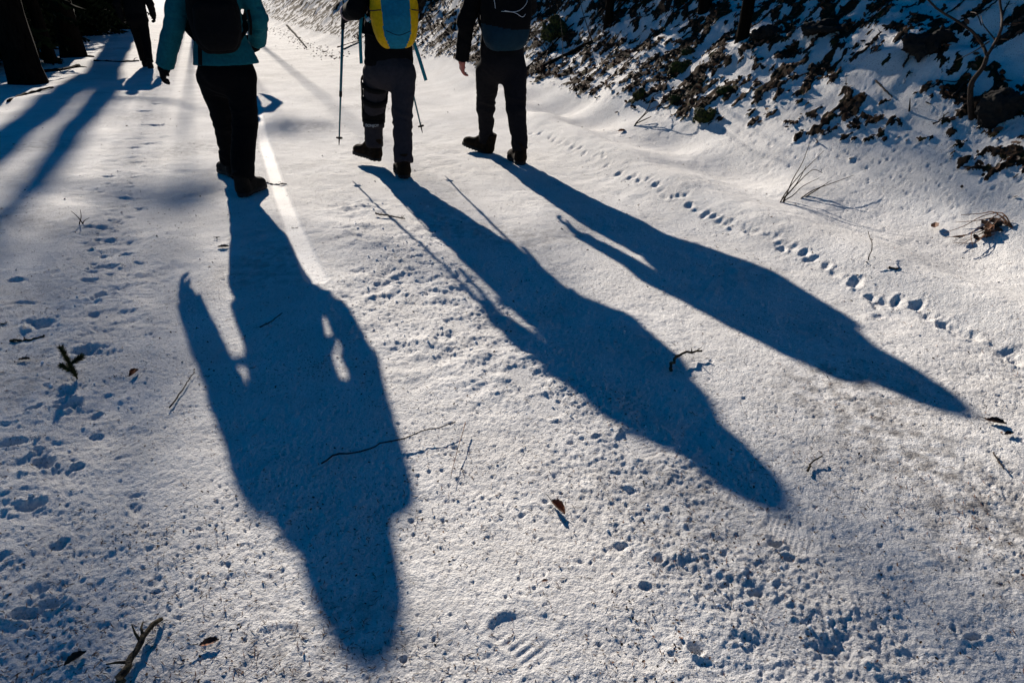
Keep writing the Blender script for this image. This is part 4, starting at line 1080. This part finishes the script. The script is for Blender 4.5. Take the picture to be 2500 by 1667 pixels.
stone(2262, 92, 118, 74, 'big black boulder in the upper shade near the sapling', 'rock', 7, 'boulder', .6)
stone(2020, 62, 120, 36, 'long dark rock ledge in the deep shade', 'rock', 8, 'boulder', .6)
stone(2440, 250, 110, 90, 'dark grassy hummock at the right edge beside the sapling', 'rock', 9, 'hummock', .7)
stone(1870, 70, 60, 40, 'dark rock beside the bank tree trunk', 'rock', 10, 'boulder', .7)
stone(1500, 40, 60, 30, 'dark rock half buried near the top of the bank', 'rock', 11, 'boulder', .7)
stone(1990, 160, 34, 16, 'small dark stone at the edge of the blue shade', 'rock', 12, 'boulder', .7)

# ------------------------------------------------------------------ leaves, needles, crumbs
LEAF = np.array([(-.5, 0, 0), (-.2, .22, .05), (.25, .2, .03), (.5, 0, .04), (.25, -.2, .05), (-.2, -.22, .03), (0, 0, -.05)])
LEAFT = np.array([(0, 6, 1), (1, 6, 2), (2, 6, 3), (3, 6, 4), (4, 6, 5), (5, 6, 0)])
def scatter_leaves(x, y, size, seed, up=.01, tilt=.5):
    g = np.random.default_rng(seed); n = len(x); z = height(x, y); N = gnormal(x, y)
    N = N + g.normal(0, tilt, (n, 3)); N /= np.linalg.norm(N, axis=1, keepdims=True)
    a = g.normal(0, 1, (n, 3)); U = np.cross(N, a); U /= np.linalg.norm(U, axis=1, keepdims=True); W = np.cross(N, U)
    s = size * g.uniform(.6, 1.25, n); curl = g.uniform(-.1, .5, n)
    Lx, Ly, Lz = LEAF[:, 0], LEAF[:, 1] * 1.15, LEAF[:, 2]
    zz = Lz[None] + curl[:, None] * (Lx ** 2 + Ly ** 2 * 2)[None]
    V = np.stack([x, y, z + up], 1)[:, None, :] + s[:, None, None] * (Lx[None, :, None] * U[:, None] + Ly[None, :, None] * W[:, None] + zz[:, :, None] * N[:, None])
    T = LEAFT[None] + 7 * np.arange(n)[:, None, None]
    return V.reshape(-1, 3), T.reshape(-1, 3)
lx = rng.uniform(-9, 9, 120000); ly = rng.uniform(3.2, 19, 120000); ld = bank_d(lx, ly)
bf = bare_f(lx, ly, ld); keep = (rng.random(len(lx)) < bf * .8 + .007) & (ld < 4.2) & (ld > .12); lx, ly = lx[keep], ly[keep]
V, T = scatter_leaves(lx, ly, .055, 5, .012, .6)
o = obj('leaf_litter', mesh_np('leaf_litter', V, T, False), M['litter']); tag(o, 'brown dead leaves lying in patches over the snowy bank', 'leaves', kind='stuff')
# needles: thin slivers on the track
n = 6000; pxs = rng.uniform(-60, 2560, n); pys = 1720 - 1350 * rng.random(n) ** 1.5
G = np.array([gp(a, b) for a, b in zip(pxs, pys)]); G = G[(bank_d(G[:, 0], G[:, 1]) < -.15)]
nd = fbm(G[:, 0] * 1.4, G[:, 1] * 1.4, 140, 2); G = G[rng.random(len(G)) < np.clip(.45 + nd, .08, 1)]
n = len(G); an = rng.uniform(0, 6.28, n); ln = rng.uniform(.006, .014, n); w_ = rng.uniform(.0007, .0012, n)
z = height(G[:, 0], G[:, 1]) + .002; u = np.stack([np.cos(an), np.sin(an), rng.normal(0, .22, n)], 1); v = np.stack([-np.sin(an), np.cos(an), np.zeros(n)], 1)
c = np.stack([G[:, 0], G[:, 1], z], 1); mid = c + v * (rng.normal(0, .15, n) * ln)[:, None]
e0 = c - u * ln[:, None]; e1 = c + u * ln[:, None]; k3 = [(v * w_[:, None]), (-v * w_[:, None]), np.stack([0 * w_, 0 * w_, w_ * 1.6], 1)]
Vn = np.stack([e0] + [mid + q for q in k3] + [e1], 1).reshape(-1, 3)
Tn = (np.array([(0, 1, 3), (0, 3, 2), (0, 2, 1), (4, 3, 1), (4, 2, 3), (4, 1, 2)])[None] + 5 * np.arange(n)[:, None, None]).reshape(-1, 3)
o = obj('needle_litter', mesh_np('needle_litter', Vn, Tn, False), M['dry_needles']); tag(o, 'fallen brown conifer needles strewn over the trodden snow', 'needles', kind='stuff')
# bits of bark and leaf in clusters on the track
n = 11000; pxs = rng.uniform(-60, 2560, n); pys = 1700 - 1640 * rng.random(n) ** 1.1
G = np.array([gp(a, b) for a, b in zip(pxs, pys)]); G = G[(bank_d(G[:, 0], G[:, 1]) < -.1) & (G[:, 1] < 26)]
nd = fbm(G[:, 0] * 1.9, G[:, 1] * 1.9, 150, 2); G = G[rng.random(len(G)) < np.clip(.16 + nd * 1.3, .07, 1)]
V, T = scatter_leaves(G[:, 0].copy(), G[:, 1].copy(), (.006 + .0016 * G[:, 1]) * rng.uniform(.5, 1.2, len(G)), 6, .002, .4)
o = obj('bark_crumbs', mesh_np('bark_crumbs', V, T, False), M['litter']); tag(o, 'tiny dark bits of bark and leaf sprinkled over the track', 'litter', kind='stuff')
# litter line at the far road edge
ex_ = np.concatenate([np.linspace(gp(660, 75)[:2], gp(760, 120)[:2], 60), np.linspace(gp(760, 120)[:2], gp(830, 148)[:2], 50)]); ex_ = np.repeat(ex_, 2, 0) + rng.normal(0, .16, (220, 2))
V, T = scatter_leaves(ex_[:, 0].copy(), ex_[:, 1].copy(), .06, 8, .004, .25)
o = obj('leaf_trail', mesh_np('leaf_trail', V, T, False), M['litter']); tag(o, 'line of dark leaves along the far edge of the track', 'leaves', kind='stuff')
# loose snow crumbs along the churned strip
ico = np.array([(0, 0, 1)] + [(.894 * math.cos(a), .894 * math.sin(a), .447) for a in np.arange(5) * 2 * math.pi / 5] + [(.894 * math.cos(a), .894 * math.sin(a), -.447) for a in (np.arange(5) + .5) * 2 * math.pi / 5] + [(0, 0, -1)])
icot = [(0, i + 1, (i + 1) % 5 + 1) for i in range(5)] + [(i + 1, i + 6, (i + 1) % 5 + 1) for i in range(5)] + [((i + 1) % 5 + 1, i + 6, (i + 1) % 5 + 6) for i in range(5)] + [(i + 6, 11, (i + 1) % 5 + 6) for i in range(5)]
n = 30000; cx = rng.uniform(-2.6, 2.6, n); cy = .85 + 4.6 * rng.random(n) ** 1.4; _, ch = masks(cx, cy); kp = rng.random(n) < np.clip(ch - .25, 0, 1) * .26; cx, cy = cx[kp], cy[kp]; n = len(cx)
cr = .0022 + .0075 * rng.random(n) ** 4; cz = height(cx, cy) + cr * .2
V = np.stack([cx, cy, cz], 1)[:, None] + cr[:, None, None] * ico[None] * rng.uniform(.6, 1.25, (n, 12, 1)); T = (np.array(icot)[None] + 12 * np.arange(n)[:, None, None]).reshape(-1, 3)
o = obj('snow_crumbs', mesh_np('snow_crumbs', V.reshape(-1, 3), T), M['crumb']); tag(o, 'loose snow crumbs thrown up along the churned strip', 'snow', kind='stuff')

# single leaves, twigs and sprigs on the track
def leaf_thing(px, py, size, label, ang=0, curl=.6, mat='leaf', stalk=True):
    b = place(px, py); n = 11; m = 7; V = []
    for i in range(n):
        t = i / (n - 1); wdt = math.sin(math.pi * min(1, t * .97 + .015)) ** .8 * .30
        for j in range(m):
            s_ = (j / (m - 1) - .5) * 2; rip = .035 * math.sin(t * 26) * abs(s_)
            V.append(((t - .5), s_ * wdt * (1 - .35 * curl), curl * .26 * s_ * s_ * (wdt / .3) + rip + .12 * curl * (t - .5) ** 2))
    V = np.array(V) * size; ca, sa = math.cos(ang), math.sin(ang)
    V = np.stack([V[:, 0] * ca - V[:, 1] * sa, V[:, 0] * sa + V[:, 1] * ca, V[:, 2]], 1) + b + UP * .006
    q = [(i * m + j, i * m + j + 1, (i + 1) * m + j + 1, (i + 1) * m + j) for i in range(n - 1) for j in range(m - 1)]
    r = empty('fallen_leaf', b, label, 'leaf'); obj('blade', mesh_np('blade', V, np.array(q)), M[mat], r)
    if stalk:
        mb = MB(); e = b + A(ca, sa, 0) * -.5 * size + UP * .012; mb.tube([e, e + A(-ca, -sa, .25) * size * .3, e + A(-ca * 1.0, -sa * .6, .3) * size * .5], [.0014, .001, .0008], 5); mb.build('stalk', M['twig'], r)
leaf_thing(1362, 1244, .07, 'curled reddish brown leaf lying alone on bright snow', -1.0, 1.2)
leaf_thing(512, 1572, .045, 'pale brown crumpled leaf near the dark stick', .4, .5)
leaf_thing(186, 1612, .048, 'dark brown leaf left of the thick stick', .9, .9, 'litter')
leaf_thing(328, 915, .055, 'orange brown leaf standing on edge beside the twig', 1.4, 1.4)
leaf_thing(1330, 1421, .018, 'tiny orange leaf scrap below the curled leaf', .2, .5, 'leaf', False)
leaf_thing(2430, 1034, .065, 'dark reddish leaf at the right edge, upper of two', -.4, .8, 'litter')
leaf_thing(2462, 1062, .04, 'dark reddish leaf scrap at the right edge, lower of two', .3, .6, 'litter', False)
leaf_thing(546, 605, .07, 'brown bark chip near the shadow of the teal jacket person', .1, .5, 'litter', False)
leaf_thing(60, 880, .05, 'dark red leaf behind the upright spruce sprig', .1, .4, 'litter', False)
leaf_thing(1518, 322, .09, 'brown leaf lying alone at the foot of the bank', .5, .9)
lying([(786, 1136, .004), (812, 1118, .006), (850, 1114, .007), (905, 1104, .010), (930, 1090, .012), (985, 1080, .013), (1030, 1062, .014), (1070, 1056, .014), (1112, 1038, .013)], .0026, 'fallen_twig', 'long thin twig crossing the edge of the biggest shadow', 'twig', 'twig', .004, 6, .1, True)
lying([(1137, 1040, .012), (1118, 1100, .006), (1100, 1168)], .0013, 'fallen_twig', 'hair-thin stalk beside the long twig', 'twig', 'dry_grass', .003, 5, .1, True)
lying([(1636, 905), (1642, 890, .01), (1665, 875, .015), (1712, 864, .012)], .006, 'fallen_stick', 'short curved dark stick at the edge of the middle shadow', 'stick', 'stick', .006, 7, .3, True)
lying([(288, 1680), (318, 1630), (345, 1580), (388, 1512)], .0085, 'fallen_stick', 'thick knobbly mossy stick at the bottom of the picture', 'stick', 'stick', .012, 9, .5, True)
lying([(415, 997), (445, 955), (460, 930), (476, 908)], .0025, 'fallen_twig', 'thin brown twig left of the biggest shadow', 'twig', 'twig', .004, 6, .2, True)
lying([(915, 523), (950, 529), (990, 537)], .006, 'fallen_twig', 'straight dark twig lying across the pole shadow', 'twig', 'twig', .006, 6, .1, True)
lying([(1972, 1153), (1982, 1132), (2008, 1116)], .0035, 'fallen_twig', 'short bent twig below the end of the middle shadow', 'twig', 'stick', .004, 6, .3, True)
lying([(2424, 1108), (2438, 1128), (2450, 1146)], .0025, 'fallen_twig', 'short twig on the grey icy snow at the right', 'twig', 'twig', .004, 6, .2, True)
lying([(2115, 650, .03), (2122, 625, .06), (2110, 600, .08)], .0028, 'fallen_twig', 'wiry curved twig on the snow ridge at the right', 'twig', 'twig', .004, 5, .1)
lying([(2170, 655), (2190, 660)], .006, 'fallen_twig', 'stubby dark twig on the snow ridge at the right', 'twig', 'twig', .004, 6, .2)
lying([(25, 835), (70, 833), (110, 822)], .006, 'fallen_stick', 'dark stick in the hollow behind the spruce sprig', 'stick', 'stick', .006, 7, .3)
lying([(645, 447), (672, 451), (700, 450)], .006, 'fallen_twig', 'small dark twig beside the icy streak', 'twig', 'twig', .005, 5, .2)
lying([(635, 800), (660, 788), (690, 765)], .003, 'fallen_twig', 'dark twig lying inside the biggest shadow', 'twig', 'twig', .004, 5, .2, True)
lying([(1380, 1225), (1382, 1235)], .001, 'fallen_twig', 'fine stalk of the curled leaf', 'twig', 'twig', .003, 4, .1, True)
def sprig(px, py, size, label, upright=False, seed=0):
    g = np.random.default_rng(seed); b = place(px, py); r = empty('spruce_sprig', b, label, 'sprig')
    ax = nrm(A(-.28, .12, 1.0)) if upright else nrm(A(g.normal(), g.normal(), .12)); ends = [(b - UP * .01, b + ax * size)]
    for k in range(2 if upright else 3):
        s0 = b + ax * size * (.22 + .25 * k); sd = nrm(A(-.8 if k % 2 == 0 else .6, .2, .35 if upright else .08) + (0 if upright else g.normal(0, .6, 3) * A(1, 1, .1))); ends.append((s0, s0 + sd * size * .38))
    mb = MB()
    for a, e in ends: mb.tube([a, (a + e) / 2, e], [size * .025, size * .02, size * .01], 5)
    mb.build('stem', M['stick'], r); V = []; T = []; n = 0
    for a, e in ends:
        L_ = np.linalg.norm(e - a); d = nrm(e - a); m = int(110 * L_ / size) * (5 if upright else 1)
        for k in range(m):
            t = g.uniform(.12 if upright else 0, 1); p = a + (e - a) * t; o_ = g.normal(0, 1, 3); o_ = nrm(o_ - d * (o_ @ d)); tip = p + nrm(o_ + d * .9) * size * (.17 if upright else .13)
            w = np.cross(d, o_) * size * (.022 if upright else .014); V += [p + w, p - w, tip]; T.append((n, n + 1, n + 2)); n += 3
    obj('needles', mesh_np('needles', np.array(V), np.array(T), False), M['sprig'], r)
sprig(190, 925, .135, 'upright dark spruce sprig stuck in the snow at the left', True, 1)
sprig(530, 578, .05, 'small dark sprig above the bark chip', False, 2)
sprig(380, 574, .045, 'small green sprig left of the biggest shadow', False, 3)
sprig(728, 557, .04, 'tiny dark sprig on the icy streak', False, 4)
sprig(1580, 1176, .028, 'small mossy sprig casting a shadow on the churned snow', False, 5)
sprig(268, 925, .03, 'forked dark sprig right of the upright sprig', False, 6)
sprig(595, 830, .03, 'small brown sprig in the gap beside the arm shadow', False, 7)
sprig(1075, 565, .05, 'dark sprig at the edge of the middle shadow', False, 8)
sprig(515, 920, .025, 'tiny green sprig on the left rim of the biggest shadow', False, 9)
sprig(20, 790, .06, 'dark sprig at the left edge above the hollow', False, 10)
# withered plant at the right
b = place(2470, 560); root = empty('withered_plant', b, 'withered brown plant with bent stalks lying on the snow at the right', 'plant')
for pts in ([(2440, 540), (2395, 538), (2352, 560), (2300, 580)], [(2445, 545), (2410, 575), (2375, 610), (2322, 614)], [(2440, 548), (2400, 590), (2370, 600), (2335, 618)], [(2430, 540), (2380, 550), (2330, 553)], [(2425, 535), (2392, 532), (2340, 545)], [(2430, 545), (2402, 560), (2365, 590), (2372, 620)], [(2435, 550), (2400, 570), (2362, 580), (2300, 600)]):
    c_ = curve([b + UP * .01] + [place(p, q) + UP * rng.uniform(.015, .06) for p, q in pts], 14); mb = MB(); mb.tube(c_, np.linspace(.0042, .0015, len(c_)), 5); mb.build('stalk', M['dry_grass'], root)
lxx = np.array([place(p, q)[:2] for p, q in [(2410, 565), (2420, 575), (2400, 570), (2430, 560), (2415, 585), (2405, 555), (2395, 578), (2380, 590), (2425, 550), (2418, 568), (2408, 580), (2435, 570), (2340, 588), (2280, 560)]])
V, T = scatter_leaves(lxx[:, 0].copy(), lxx[:, 1].copy(), .075, 9, .022, .5); obj('leaves', mesh_np('leaves', V, T, False), M['litter'], root)
